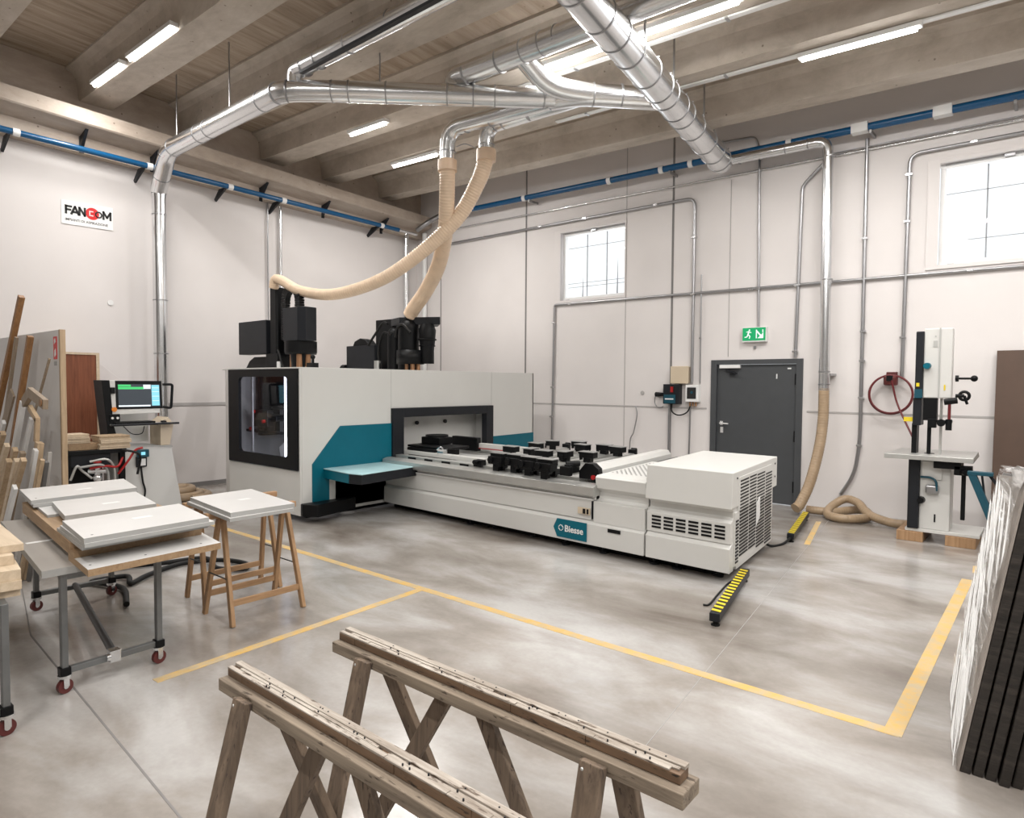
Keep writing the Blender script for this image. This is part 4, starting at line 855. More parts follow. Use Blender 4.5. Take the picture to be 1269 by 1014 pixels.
# company sign on the left wall
t = thing('company_sign', 'white company sign with a red circle on the left wall', 'sign', (XL, 3.4, 4.05))
sy0, sy1, sz0, sz1 = 3.10, 3.77, 4.03, 4.37
def q4(y, u):   # hangs slightly off level, as in the photo
    return sz0+(sz1-sz0)*u+.01*(y-sy0)/(sy1-sy0)
out('board', B().hexa([(XL+.002, sy0, q4(sy0, 0)), (XL+.012, sy0, q4(sy0, 0)), (XL+.012, sy1, q4(sy1, 0)), (XL+.002, sy1, q4(sy1, 0)), (XL+.002, sy0, q4(sy0, 1)), (XL+.012, sy0, q4(sy0, 1)), (XL+.012, sy1, q4(sy1, 1)), (XL+.002, sy1, q4(sy1, 1))]), 'paper', t)
RT = Matrix(((0, 0, 1, 0), (1, 0, 0, 0), (0, 1, 0, 0), (0, 0, 0, 1)))
def onsign(y, z, d=.013): return Matrix.Translation(V((XL+d, y, z))-t.location) @ RT
GL = {'F': [(0, 0, 0, 1), (0, .93, .62, .93), (0, .5, .52, .5)], 'A': [(0, 0, .42, 1), (.84, 0, .42, 1), (.18, .28, .66, .28)], 'N': [(0, 0, 0, 1), (0, 1, .62, 0), (.62, 0, .62, 1)], 'M': [(0, 0, 0, 1), (0, 1, .42, .25), (.42, .25, .84, 1), (.84, 0, .84, 1)], 'C': [(.62, .93, 0, .93), (0, 1, 0, 0), (0, .07, .62, .07)]}
def glyph(ch, y, z, h, mat, w=.19, d=.0145):
    b = B()
    for x0, z0_, x1, z1_ in GL[ch]:
        a, c = V((XL+d, y+x0*h, z+z0_*h)), V((XL+d, y+x1*h, z+z1_*h)); e = (c-a).normalized()*h*w*.3; b.bar(a-e, c+e, .003, h*w, (1, 0, 0)) if False else b.bar(a-e, c+e, h*w, .003, (1, 0, 0))
    out('letter', b, mat, t)
ih = .112; iz = sz0+.155
glyph('F', sy0+.058, iz, ih, 'ink', .26); glyph('A', sy0+.125, iz, ih, 'ink', .26); glyph('N', sy0+.228, iz, ih, 'ink', .26); glyph('M', sy0+.542, iz, ih, 'ink', .24)
out('red_disc', B().cyl((XL+.012, sy0+.395, iz+.052), (XL+.015, sy0+.395, iz+.052), .088, .088, 32), 'sred', t)
glyph('C', sy0+.36, iz+.018, .07, 'paper', .22, .0165)
b = B(); b.torus((XL+.0165, sy0+.478, iz+.052), (1, 0, 0), .040, .010, 28, 6); out('letter', b, 'ink', t)
text('small_lettering', 'IMPIANTI DI ASPIRAZIONE', .047, 'ink', onsign(3.145, 4.085), t, .0005, .0008)
# ------------------------------------------------------------------ band saw
bs = thing('band_saw', 'tall white band saw with steel table standing on timber blocks', 'band saw', (-1.06, 8.9, 0))
out('base_plate', B().box((-1.32, 8.60, .115), (-.62, 9.2, .15)), 'mach', bs, .004)
out('lower_cabinet', B().box((-1.19, 8.62, .15), (-.90, 8.92, .93)), 'mach', bs, .01)
out('frame_column', B().box((-1.30, 8.58, .15), (-1.19, 9.05, .97)), 'dark', bs, .008)
out('access_door', B().box((-1.17, 8.60, .72), (-.98, 8.62, .92)), 'mach', bs, .004)
tb = out('table', B().hexa([(-1.52, 8.42, .945), (-.68, 8.42, .945), (-.70, 9.32, .945), (-1.50, 9.32, .945), (-1.52, 8.42, 1.0), (-.68, 8.42, 1.0), (-.71, 9.32, 1.0), (-1.49, 9.32, 1.0)]), 'alu', bs, .006)
out('table_insert', B().cyl((-1.12, 8.72, 1.0), (-1.12, 8.72, 1.004), .05), 'dark', tb)
b = B(); b.box((-1.05, 8.5, .86), (-.8, 8.8, .945)); b.box((-.86, 8.5, .80), (-.70, 8.62, .90)); b.cyl((-.78, 8.5, .84), (-.74, 8.42, .84), .03); b.cyl((-.82, 8.55, .88), (-.70, 8.55, .88), .022); b.box((-.80, 8.6, .3), (-.76, 8.64, .85)); out('tilt_gear', b, 'black', bs, .005)
out('upper_housing', B().prism([(-1.19, 8.62), (-.92, 8.62), (-.93, 8.85), (-1.19, 8.85)], 1.63, 2.41), 'mach', bs, .012)
out('housing_seam', B().box((-1.045, 8.612, 1.63), (-1.03, 8.622, 2.41)), 'mach2', bs)
out('upper_column', B().prism([(-1.265, 8.6), (-1.19, 8.6), (-1.19, 8.84), (-1.265, 8.84)], 1.63, 2.38), 'dark', bs, .008)
out('blue_band', B().box((-1.267, 8.595, 1.63), (-1.19, 8.62, 1.73)), 'sblue', bs)
out('column_neck', B().box((-1.28, 8.62, 1.32), (-1.20, 8.84, 1.63)), 'dark', bs, .006)
out('column_post', B().box((-1.29, 8.66, 1.0), (-1.24, 8.82, 1.34)), 'black', bs)
out('blade_guard', B().box((-1.18, 8.62, 1.38), (-1.05, 8.72, 1.63)), 'black', bs)
out('blade_post', B().cyl((-1.12, 8.66, 1.0), (-1.12, 8.66, 1.40), .02, .02, 8), 'black', bs)
out('guide_post', B().box((-1.03, 8.70, 1.0), (-1.005, 8.73, 2.41)), 'alu', bs)
b = B(); b.box((-1.12, 8.6, 1.36), (-.9, 8.63, 1.39)); b.cyl((-1.0, 8.6, 1.36), (-1.0, 8.55, 1.36), .04); b.cyl((-.93, 8.58, 1.28), (-.93, 8.58, 1.4), .03); b.box((-1.13, 8.58, 1.30), (-1.05, 8.66, 1.40)); out('blade_guide', b, 'black', bs, .004)
out('guide_spindle', B().cyl((-.93, 8.6, 1.38), (-.93, 8.6, 1.6), .015), 'redh', bs)
out('spindle_knob', B().cyl((-.98, 8.6, 1.59), (-.86, 8.6, 1.61), .035), 'black', bs)
b = B(); b.cyl((-.88, 8.66, 1.95-.10), (-.74, 8.66, 1.95-.10), .012); b.sphere((-.72, 8.66, 1.85), .035, 6); b.cyl((-.89, 8.66, 1.85), (-.86, 8.66, 1.85), .035); out('tension_handle', b, 'black', bs)
b = B(); b.torus((-.80, 8.62, 1.66), (0, 1, 0), .045, .016, 16, 6); b.cyl((-.88, 8.62, 1.66), (-.80, 8.62, 1.66), .02); b.bar((-.8, 8.62, 1.66), (-.77, 8.6, 1.57), .02, .02); out('hand_wheel', b, 'black', bs)
out('door_knob', B().cyl((-1.15, 8.63, 1.99), (-1.15, 8.55, 1.99), .038, .034), 'teal', bs)
out('lower_knob', B().cyl((-1.17, 8.63, .48), (-1.17, 8.55, .48), .04, .034), 'black', bs)
b = B(); b.box((-1.13, 8.56, .56), (-1.0, 8.62, .66)); out('brake_pedal', b, 'galvd', bs, .02); b = B(); b.tube(smoothpath([(-1.18, 8.6, .74), (-1.08, 8.58, .74), (-1.03, 8.57, .70), (-1.02, 8.57, .6)]), .013, 8); out('pedal_lever', b, 'sblue', bs)
out('slot', B().box((-1.045, 8.615, .24), (-1.03, 8.622, .33)), 'black', bs)
out('warning_label', B().box((-1.37, 8.64, 1.36), (-1.28, 8.65, 1.41)), 'stripe', bs)
b = B(); b.box((-1.25, 8.595, 1.76), (-1.22, 8.6, 1.80)); b.box((-.99, 8.615, 1.72), (-.975, 8.622, 1.78)); out('label_plate', b, 'stripe', bs)
b = B(); b.box((-1.10, 8.615, 2.20), (-1.06, 8.622, 2.27)); b.cyl((-1.08, 8.615, 2.32), (-1.08, 8.622, 2.32), .008); out('vent_mark', b, 'mach2', bs)
for i, x in enumerate((-1.40, -.93)):
    b = B().box((x, 8.58, 0), (x+(.26 if i == 0 else .28), 9.25, .113)); tag(out('timber_block', b, 'beech', None, .004), '%s timber block under the band saw base' % ('left' if i == 0 else 'right'), 'block')
# motor unit at the foot
tag(out('motor', B().box((-.60, 9.2, 0), (-.38, 9.45, .12)), 'dark', None, .01), 'small dark box on the floor right of the band saw', 'box')
# blue arm machine behind the wrapped slabs
t = thing('lifting_trolley', 'blue tubular trolley frame standing between band saw and wrapped slabs', 'trolley', (-.4, 8.3, 0))
b = B(); b.bar((-.69, 8.3, .87), (-.50, 8.3, .38), .07, .075, (0, 1, 0)); b.bar((-.54, 8.3, .36), (-.15, 8.3, .34), .07, .09); b.box((-.72, 8.26, .84), (-.5, 8.34, .88)); out('blue_arm', b, 'sblue', t, .006)
b = B(); b.bar((-.55, 8.34, .87), (-.38, 8.34, .62), .03, .03); b.bar((-.6, 8.34, .85), (-.56, 8.34, .52), .02, .02); b.bar((-.58, 8.34, .55), (-.1, 8.34, .53), .03, .03); b.bar((-.4, 8.34, .63), (-.1, 8.34, .61), .05, .05); b.box((-.4, 8.3, 0), (-.36, 8.34, .34)); b.box((-.2, 8.3, 0), (-.16, 8.34, .6)); out('dark_frame', b, 'dark', t, .004)
tag(out('hardboard_sheet', B().hexa([(-.60, 9.62, 0), (.9, 9.62, 0), (.9, 9.65, 0), (-.60, 9.65, 0), (-.60, 9.83, 2.2), (.9, 9.83, 2.2), (.9, 9.86, 2.2), (-.60, 9.86, 2.2)]), 'brownb', None, .003), 'large brown hardboard sheet leaning on the back wall at the right edge', 'board')
# ------------------------------------------------------------------ wrapped stone slabs
lean = .155; ht = 1.385
def SL(u, v, w):   # u across the stack, v into depth, w up; the stack leans to the right
    w = w*(1-.085*v/1.17)          # the far end of the stack is slightly lower
    return (-.30+u+lean*w-.118*v, 3.56+v, w)
random.seed(5)
for i in range(8):
    u0 = i*.047; dv = random.uniform(-.012, .012); dh = random.uniform(-.02, .0)
    b = B(); b.m('slabd'); b.hexa([SL(u, v, w) for w in (.0, ht+dh) for u, v in ((u0, dv), (u0+.04, dv), (u0+.04, 1.17+dv), (u0, 1.17+dv))])
    labs = 'leftmost dark stone slab in the leaning wrapped stack, its face under film' if i == 0 else '%s dark stone slab from the left, seen edge on in the leaning stack' % ('first second third fourth fifth sixth seventh eighth ninth tenth'.split()[i])
    tag(out('stone_slab', b, None, None, .005), labs, 'slab', 'leaning stone slabs')
b = B(); nu, nv = 26, 30; random.seed(9)
vs = []
for i in range(nv+1):
    for j in range(nu+1):
        w = i/nv*(ht+.02); v = j/nu*1.17
        x, y, z = SL(-.016-.004*random.random()-.012*sin(5*v-9*w)**2, v, w); vs.append((x, y, z))
fs = [(i*(nu+1)+j, i*(nu+1)+j+1, (i+1)*(nu+1)+j+1, (i+1)*(nu+1)+j) for i in range(nv) for j in range(nu)]
b.add(vs, fs, True)
vs = []
for i in range(15):
    for j in range(nu+1):
        u = -.02+i/14*.52; v = j/nu*1.17; vs.append(SL(u, v, ht+.012+.02*random.random()+.012*sin(14*u+7*v)))
b.add(vs, [(i*(nu+1)+j, i*(nu+1)+j+1, (i+1)*(nu+1)+j+1, (i+1)*(nu+1)+j) for i in range(14) for j in range(nu)], True)
fw = out('stretch_film', b, 'film'); tag(fw, 'crinkled clear stretch film wrapped round the left side of the slab stack', 'film')
tag(out('backing_board', B().hexa([SL(u, v, w) for w in (0, ht-.02) for u, v in ((-.012, .005), (-.002, .005), (-.002, 1.165), (-.012, 1.165))]), 'slabf'), 'pale board under the film on the left face of the slab stack', 'board')
b = B()
random.seed(3)
for i in range(80):
    v0 = random.uniform(.3, 1.17); w0 = random.uniform(.15, ht); L_ = random.uniform(.15, .5)
    p = [SL(-.030, max(0, v0-L_*q), min(ht, max(.02, w0-L_*random.uniform(.75, .95)*q+.03*sin(3*q)))) for q in (0, .25, .5, .75, 1)]
    b.tube(smoothpath([V(x) for x in p], 4), lambda i_, t_: .0048*sin(pi*min(.97, max(.03, t_))), 5)
out('film_creases', b, 'white', fw)
fw['_o'] = tuple(fw.location)
# ------------------------------------------------------------------ foreground sawhorses
def sawhorse(x0, x1, y, lab, legs, braces, seed):
    t = thing('sawhorse', lab, 'sawhorse', ((x0+x1)/2, y, 0), 'two long old sawhorses in the foreground'); random.seed(seed)
    out('lower_rail', B().box((x0-.005, y, .803), (x1+.02, y+.088, .841)), 'oldw', t, .003)
    xs = [x0, x0+.09, x0+.31, x0+.62, x0+.80, x0+1.05, x1]; b = B()
    for p, q in zip(xs, xs[1:]): b.box((p+.001, y+.026+random.uniform(0, .0015), .842), (q-.0005, y+.072, .866))
    out('upper_rail', b, 'oldb', t, .002)
    b = B(); b.box((x0, y+.052, .866), (x1, y+.074, .875)); b.box((x0+.05, y+.042, .866), (x0+.72, y+.052, .8725)); b.box((x0+.76, y+.040, .866), (x1-.01, y+.051, .871))
    p = x0+.003
    while p < x1-.05:
        q = min(x1, p+random.uniform(.05, .22)); b.box((p, y+.0265, .866), (q-.001, y+.041, .871+random.uniform(-.001, .0015))); p = q
    out('top_strips', b, 'oldt', t, .001)
    b = B()
    for i in range(26): p = random.uniform(x0+.02, x1-.02); q = y+random.choice((.033, .046, .062)); b.cyl((p, q, .8705), (p, q, .8765), .0022, .0022, 6)
    out('nail_heads', b, 'dark', t)
    for lx, sgn, fx in legs:
        b = B(); yy = y-.012 if sgn < 0 else y+.10; ft = yy+sgn*(.22 if sgn < 0 else .24)
        top = V((lx, yy, .832 if sgn < 0 else .80)); foot = V((lx+fx, ft, 0)); b.bar(top, foot, .068, .026, (0, 1, 0)); lg = out('leg', b, 'oldz', t, .003)
        b = B()
        for q in ((-.022, .815), (.002, .803), (.022, .798)): b.sphere((lx+q[0], yy+sgn*.015, q[1]), .0055, 5)
        out('bolts', b, 'alu', lg)
    for (ax, az), (cx_, cz_), dy in braces:
        out('brace', B().bar((ax, y+.06, az), (cx_, y+.06+dy, cz_), .055, .024, (0, 1, 0)), 'oldz', t, .003)
    return t
sawhorse(-1.95, -.64, 1.345, 'rear long weathered wooden sawhorse, the one ending at the right', ((-1.76, -1, 0), (-1.79, 1, .19), (-.85, -1, 0), (-.84, 1, .02)), (((-1.43, .80), (-1.92, .02), .0), ((-1.29, .80), (-.82, .03), .0)), 1)
sawhorse(-1.97, -.70, .945, 'front long weathered wooden sawhorse nearest the camera', ((-1.80, -1, 0), (-1.82, 1, .19), (-.85, -1, 0), (-.84, 1, .02)), (((-1.50, .80), (-1.95, .02), .0), ((-1.36, .80), (-.9, .03), .0)), 2)
# ------------------------------------------------------------------ steel trolley with boards
def castor(t, x, y, lab=None, rot=.3):
    b = B(); d = V((cos(rot), sin(rot), 0)); c = V((x, y, .040)); b.cyl(c-d*.013, c+d*.013, .040, .040, 20); w = out('castor', b, 'red', t)
    b = B(); b.cyl(c-d*.018, c+d*.018, .014, .014, 8); 
    for s in (-1, 1): b.bar(c+d*.02*s, V((x, y, .095))+d*.02*s+V((0, 0, 0)), .03, .004, d)
    b.cyl((x, y, .09), (x, y, .105), .035, .035, 14); out('castor_fork', b, 'galv', w)
def trolley(lab, P00, P10, P11, P01, zt, bars=True):
    """corner feet in plan: near-right, near-left order does not matter; feet joined by tubes"""
    t = thing('steel_trolley', lab, 'trolley', ((P00[0]+P11[0])/2, (P00[1]+P11[1])/2, 0), 'steel board trolleys on castors')
    C = [V((*p, 0)) for p in (P00, P10, P11, P01)]
    for c in C:
        castor(t, c.x, c.y, rot=random.uniform(.1, .7)); out('post', B().box((c.x-.022, c.y-.016, .105), (c.x+.022, c.y+.016, zt)), 'steel', t, .003)
        out('post_shoe', B().box((c.x-.03, c.y-.026, .105), (c.x+.03, c.y+.026, .15)), 'black', t, .003)
    for i in range(4):
        a, c = C[i], C[(i+1) % 4]
        out('top_rail', B().bar(a+V((0, 0, zt-.02)), c+V((0, 0, zt-.02)), .035, .04), 'steel', t, .003)
    for a, c in ((C[0], C[1]), (C[2], C[3])): out('foot_rail', B().bar(a+V((0, 0, .128)), c+V((0, 0, .128)), .035, .035), 'steel', t, .003)
    return t, C
random.seed(4)
t, C = trolley('steel trolley on red castors carrying white laminated boards', (-4.25, 1.16), (-4.27, 1.67), (-5.93, 1.96), (-5.95, 1.45), .685)
m0 = (C[0]+C[1])/2+V((0, 0, .14)); m1 = (C[2]+C[3])/2+V((0, 0, .14)); out('centre_tube', B().tube([m0, m1], .022, 14), 'sdark', t)
b = B(); b.box((m0.x-.03, m0.y-.03, .10), (m0.x+.03, m0.y+.03, .17)); b.cyl((m0.x+.03, m0.y-.05, .14), (m0.x+.03, m0.y-.03, .14), .02); out('tube_clamp', b, 'galv', t, .004)
t2, C2 = trolley('steel trolley at the left edge carrying raw light wood boards', (-3.96, .83), (-3.96, .30), (-5.5, .42), (-5.5, .98), .66)
def board(name, pts, z0, z1, mat, lab, cat='board', grp=None, edge=None, sticker=None, holes=None, bev=.002):
    b = B()
    if edge:
        b.m(edge); n = 4; vs = [(p[0], p[1], z0) for p in pts]+[(p[0], p[1], z1) for p in pts]
        b.add(vs, [(i, (i+1) % 4, (i+1) % 4+4, i+4) for i in range(4)]); b.m(mat); b.add(vs[4:], [(0, 1, 2, 3)]); b.m(edge); b.add(vs[:4], [(3, 2, 1, 0)])
    else: b.m(mat); b.prism([(p[0], p[1]) for p in pts], z0, z1)
    o = out(name, b, None); tag(o, lab, cat, grp); o['_o'] = tuple(o.location)
    if sticker:
        (x, y), w, h = sticker; d0 = (V(pts[1])-V(pts[0])).normalized(); d1 = V((-d0.y, d0.x)); c = V((x, y))
        q = [c+d0*w*a+d1*h*e for a, e in ((-.5, -.5), (.5, -.5), (.5, .5), (-.5, .5))]
        out('label_sticker', B().prism([tuple(p) for p in q], z1, z1+.0008), 'paper', o)
    if holes:
        b = B(); [b.cyl((x, y, z1), (x, y, z1+.0006), .007, .007, 8) for x, y in holes]; out('dowel_hole', b, 'dark', o)
    return o
G = 'boards lying on the trolley'
def rect(c, d, w, h):
    """near-right corner c; d: direction along the long side (to the left/back); w long, h across"""
    c, d = V(c), V(d).normalized(); n = V((-d.y, d.x))
    if n.y < 0: n = -n
    return [tuple(c), tuple(c+n*h), tuple(c+n*h+d*w), tuple(c+d*w)]
dL = (-1, .13)
z = .685
board('laminate_board', [(-4.20, 1.05), (-4.2, 1.45), (-5.82, 1.62), (-5.93, 1.24)], z, z+.04, 'lamg', 'grey laminated board at the bottom left of the stack on the trolley', grp=G, edge='edge', sticker=((-5.0, 1.25), .16, .04)); z += .041
board('laminate_board', [(-3.90, 1.18), (-3.96, 1.92), (-4.40, 1.98), (-4.36, 1.22)], z-.001, z+.037, 'lam', 'low white board with raw chipboard edge overhanging toward the camera', grp=G, edge='mdf', holes=[(-4.0, 1.22), (-4.0, 1.5), (-4.03, 1.83)]); z += .038
for i in range(2):
    board('mdf_board', [(-4.21-.06*i, 1.205), (-4.26, 1.94), (-6.0, 2.1), (-5.97, 1.38)], z, z+.039, 'mdf', '%s thick brown board in the middle of the trolley stack' % ('lower' if i == 0 else 'upper'), grp=G, sticker=None); z += .0395
board('laminate_board', [(-4.02, 1.19), (-4.08, 1.90), (-4.72, 1.97), (-4.67, 1.25)], z, z+.02, 'lamg', 'thin grey board just under the two nearest white boards', grp=G, edge='edge'); 
board('laminate_board', [(-5.62, 1.38), (-5.66, 2.0), (-5.2, 1.95), (-5.16, 1.33)], z, z+.018, 'lam', 'white board strip partly hidden under the smaller top boards', grp=G, edge='edge')
z1_ = z+.0205
board('laminate_board', [(-3.98, 1.19), (-4.04, 1.92), (-4.66, 1.99), (-4.61, 1.25)], z1_, z1_+.022, 'lam', 'lower of the two white boards nearest the camera on the trolley', grp=G, edge='edge')
board('laminate_board', [(-3.99, 1.19), (-4.05, 1.89), (-4.66, 1.97), (-4.60, 1.26)], z1_+.0225, z1_+.05, 'lam', 'topmost white board nearest the camera on the trolley', grp=G, edge='edge', sticker=((-4.36, 1.62), .11, .05), holes=[(-4.06, 1.25)])
z3 = z+.0205
board('laminate_board', [(-4.84, 1.34), (-4.86, 1.90), (-5.50, 2.00), (-5.48, 1.44)], z3, z3+.035, 'lam', 'smaller white board in the middle of the three top boards', grp=G, edge='edge', sticker=((-5.13, 1.70), .11, .05))
board('laminate_board', [(-5.52, 1.34), (-5.60, 2.05), (-6.20, 2.16), (-6.16, 1.42)], z3, z3+.022, 'lam', 'lower white board at the far end of the trolley', grp=G, edge='edge')
board('laminate_board', [(-5.53, 1.33), (-5.61, 2.05), (-6.21, 2.16), (-6.17, 1.41)], z3+.0225, z3+.05, 'lam', 'topmost white board at the far end of the trolley', grp=G, edge='edge', sticker=((-5.85, 1.75), .11, .05), holes=[(-5.62, 1.38)])
# raw boards on the left trolley
G2 = 'raw wood boards at the left edge'; z = .66
for i, (h, dx, dr_, lab) in enumerate(((.04, -.02, 0, 'lowest light wood board at the left edge'), (.045, .01, .03, 'second light wood board from the bottom at the left edge'), (.055, .0, -.02, 'thick light wood beam in the left edge stack'), (.05, -.13, .02, 'light wood board just below the top one at the left edge'), (.038, -.20, .04, 'topmost light wood board at the left edge'))):
    c = V((-4.03+dx, .94-.3*(dx < -.15)*dx-.02)); a = rad(174)+dr_; d = V((cos(a), sin(a))); n = V((-d.y, d.x)); n = -n if n.y > 0 else n
    board('wood_board', [tuple(c), tuple(c+n*.55), tuple(c+n*.55+d*1.4), tuple(c+d*1.4)], z, z+h-.001, 'ply', lab, grp=G2); z += h
# ------------------------------------------------------------------ trestles and boards
def trestle(t, xr, spread, ya, yb, x0f, ztop):
    for y in (ya, yb):
        for s in (-1, 1):
            f = V((xr+s*spread, y, 0)); top = V((xr+s*.022, y+(.03 if y == ya else -.03), ztop)); out('leg', B().bar(f, top, .042, .03, (0, 1, 0)), 'beech', t, .004)
        out('leg_stay', B().tube([(xr-spread*.62, y, ztop*.42), (xr+spread*.62, y, ztop*.42)], .005, 6), 'sdark', t)
    for s in (-1, 1): out('stretcher', B().bar((xr+s*spread*.83, ya-.0, .16), (xr+s*spread*.83, yb, .16), .022, .045), 'beechX', t, .003)
    out('ridge', B().box((xr-.025, ya-.09, ztop-.03), (xr+.025, yb+.06, ztop+.015)), 'beechX', t, .003)
TA = thing('trestle', 'right one of the two beech trestles under the small white boards', 'trestle', (-4.7, 2.55, 0), 'beech trestles'); trestle(TA, -4.71, .215, 2.26, 2.83, 0, .79)
TB = thing('trestle', 'left one of the two beech trestles under the small white boards', 'trestle', (-5.25, 2.65, 0), 'beech trestles'); trestle(TB, -5.25, .16, 2.34, 2.98, 0, .79)
board('laminate_board', [(-4.30, 2.15), (-4.31, 2.64), (-5.19, 2.77), (-5.16, 2.24)], .806, .83, 'lam', 'lower of two white boards lying on the beech trestles', grp='boards on the trestles', edge='edge')
board('laminate_board', [(-4.33, 2.17), (-4.33, 2.66), (-5.19, 2.78), (-5.15, 2.26)], .8305, .862, 'lam', 'upper of two white boards lying on the beech trestles', grp='boards on the trestles', edge='edge', sticker=((-4.77, 2.5), .09, .06))
# black hoses on the floor
tag(out('floor_hose', B().tube(smoothpath([(-5.5, 1.92, .03), (-5.93, 2.05, .03), (-6.2, 2.0, .03), (-6.35, 1.95, .03), (-6.3, 2.2, .03), (-6.05, 2.15, .03), (-6.2, 2.35, .03), (-6.35, 2.7, .03), (-6.2, 3.0, .03), (-5.9, 3.1, .03), (-5.75, 3.0, .03), (-5.95, 2.85, .03), (-6.3, 2.9, .05), (-6.5, 2.6, .03), (-6.7, 2.2, .03)], 10), .022, 10), 'rubber'), 'black hose looping over the floor under the trolley and trestles', 'hose')
# ------------------------------------------------------------------ control console
cs = thing('control_console', 'control console with touch screen near the left wall', 'console', (-9.3, 3.5, 0))
cx = -9.2
out('cabinet', B().add([(x, y, z) for x in (-9.75, cx) for y, z in ((3.15, .05), (3.93, .05), (3.80, .88), (3.15, .94))], [(0, 1, 2, 3), (7, 6, 5, 4), (0, 4, 5, 1), (1, 5, 6, 2), (2, 6, 7, 3), (3, 7, 4, 0)]), 'mach', cs, .006)
out('shelf_back', B().box((-9.7, 3.18, .94), (-9.6, 3.66, 1.75)), 'mach', cs, .004)
out('cabinet_top', B().hexa([(-9.7, 3.15, .93), (cx+.01, 3.15, .93), (cx+.01, 3.81, .875), (-9.7, 3.81, .875), (-9.7, 3.15, .945), (cx+.01, 3.15, .945), (cx+.01, 3.81, .89), (-9.7, 3.81, .89)]), 'mach2', cs)
out('wood_side', B().prism([(3.68, .90), (3.80, .90), (3.85, 1.18), (3.78, 1.28), (3.68, 1.20)], -9.6, -9.25, 'x'), 'beige', cs, .004)
out('side_cheek', B().prism([(2.97, 1.77), (3.06, 1.77), (3.10, 1.2), (3.16, .94), (3.05, .94), (3.01, 1.3)], -9.5, cx+.0, 'x'), 'black', cs, .006)
out('bezel', B().hexa([(-9.26, 3.05, 1.33), (cx, 3.05, 1.33), (cx, 3.66, 1.34), (-9.26, 3.66, 1.34), (-9.30, 3.03, 1.77), (cx-.03, 3.03, 1.77), (cx-.03, 3.65, 1.76), (-9.30, 3.65, 1.76)]), 'mach', cs, .006)
def scr(name, y0, y1, z0, z1, mat, d=.0, par=None):
    def X(z): return cx-.03*(z-1.33)/.44+.004+d
    return out(name, B().hexa([(X(z0)-.008, y0, z0), (X(z0), y0, z0), (X(z0), y1, z0), (X(z0)-.008, y1, z0), (X(z1)-.008, y0, z1), (X(z1), y0, z1), (X(z1), y1, z1), (X(z1)-.008, y1, z1)]), mat, par or cs)
s0 = scr('screen_frame', 3.13, 3.69, 1.40, 1.765, 'black'); s1 = scr('screen', 3.16, 3.66, 1.43, 1.72, 'scrd', .003)
scr('green_bar', 3.16, 3.47, 1.655, 1.685, 'scrg', .005, s1); scr('header', 3.16, 3.31, 1.69, 1.715, 'scrg', .005, s1); scr('header', 3.46, 3.55, 1.66, 1.715, 'scrw', .005, s1)
scr('side_keys', 3.56, 3.655, 1.44, 1.71, 'scrc', .005, s1); scr('footer', 3.16, 3.54, 1.43, 1.45, 'scrw', .005, s1)
for z in (1.5, 1.56, 1.62, 1.67): scr('key_line', 3.565, 3.65, z, z+.006, 'scrw', .007, s1)
out('red_stop', B().cyl((cx-.005, 3.10, 1.40), (cx+.03, 3.10, 1.40), .028, .03, 14), 'orange', cs)
out('key_switch', B().box((cx-.02, 3.07, 1.60), (cx+.005, 3.12, 1.68)), 'black', cs, .005)
b = B(); b.tube(fillet([(cx-.02, 3.70, 1.72), (cx+.0, 3.82, 1.72), (cx+.0, 3.80, 1.40), (cx-.02, 3.70, 1.42)], .03), .017, 10); out('grab_handle', b, 'black', cs)
b = B(); b.box((cx-.25, 3.05, 1.19), (cx+.06, 3.82, 1.21)); tr_ = out('keyboard_tray', b, 'alu', cs, .004)
out('keyboard', B().box((cx-.2, 3.12, 1.21), (cx+.0, 3.6, 1.235)), 'black', tr_, .004); out('tray_edge', B().tube([(cx+.07, 3.05, 1.20), (cx+.07, 3.87, 1.20)], .014, 8), 'dark', tr_); b = B(); b.lathe((cx-.05, 3.72, 1.21), [(.04, 0), (.035, .02), (.001, .028)], 12); out('mouse', b, 'black', tr_)
out('cable', B().tube(smoothpath([(cx+.03, 3.2, 1.18), (cx+.03, 3.3, 1.08), (cx+.02, 3.42, 1.08), (cx+.0, 3.46, 1.17)]), .006, 6), 'rubber', tr_)
out('button_box', B().box((cx-.02, 3.05, 1.24), (cx+.01, 3.17, 1.34)), 'black', cs, .004)
for y in (3.08, 3.14): out('push_button', B().cyl((cx+.01, y, 1.29), (cx+.02, y, 1.29), .015, .015, 10), 'white', cs)
# hand controller hanging on the console
t = thing('hand_controller', 'blue and grey hand controller hanging on the front of the console', 'controller', (cx+.04, 3.4, .62))
out('body', B().box((cx+.01, 3.34, .64), (cx+.05, 3.47, .78)), 'dark', t, .01); out('blue_head', B().box((cx+.01, 3.35, .77), (cx+.07, 3.49, .87)), 'sblue', t, .008); out('display', B().box((cx+.068, 3.39, .80), (cx+.073, 3.44, .84)), 'scrc', t); out('key_plate', B().box((cx+.05, 3.37, .66), (cx+.053, 3.45, .75)), 'white', t)
out('lead', B().tube(smoothpath([(cx+.03, 3.40, .64), (cx+.03, 3.42, .45), (cx+.02, 3.45, .3), (cx+.01, 3.4, .1)]), .012, 8), 'rubber', t)
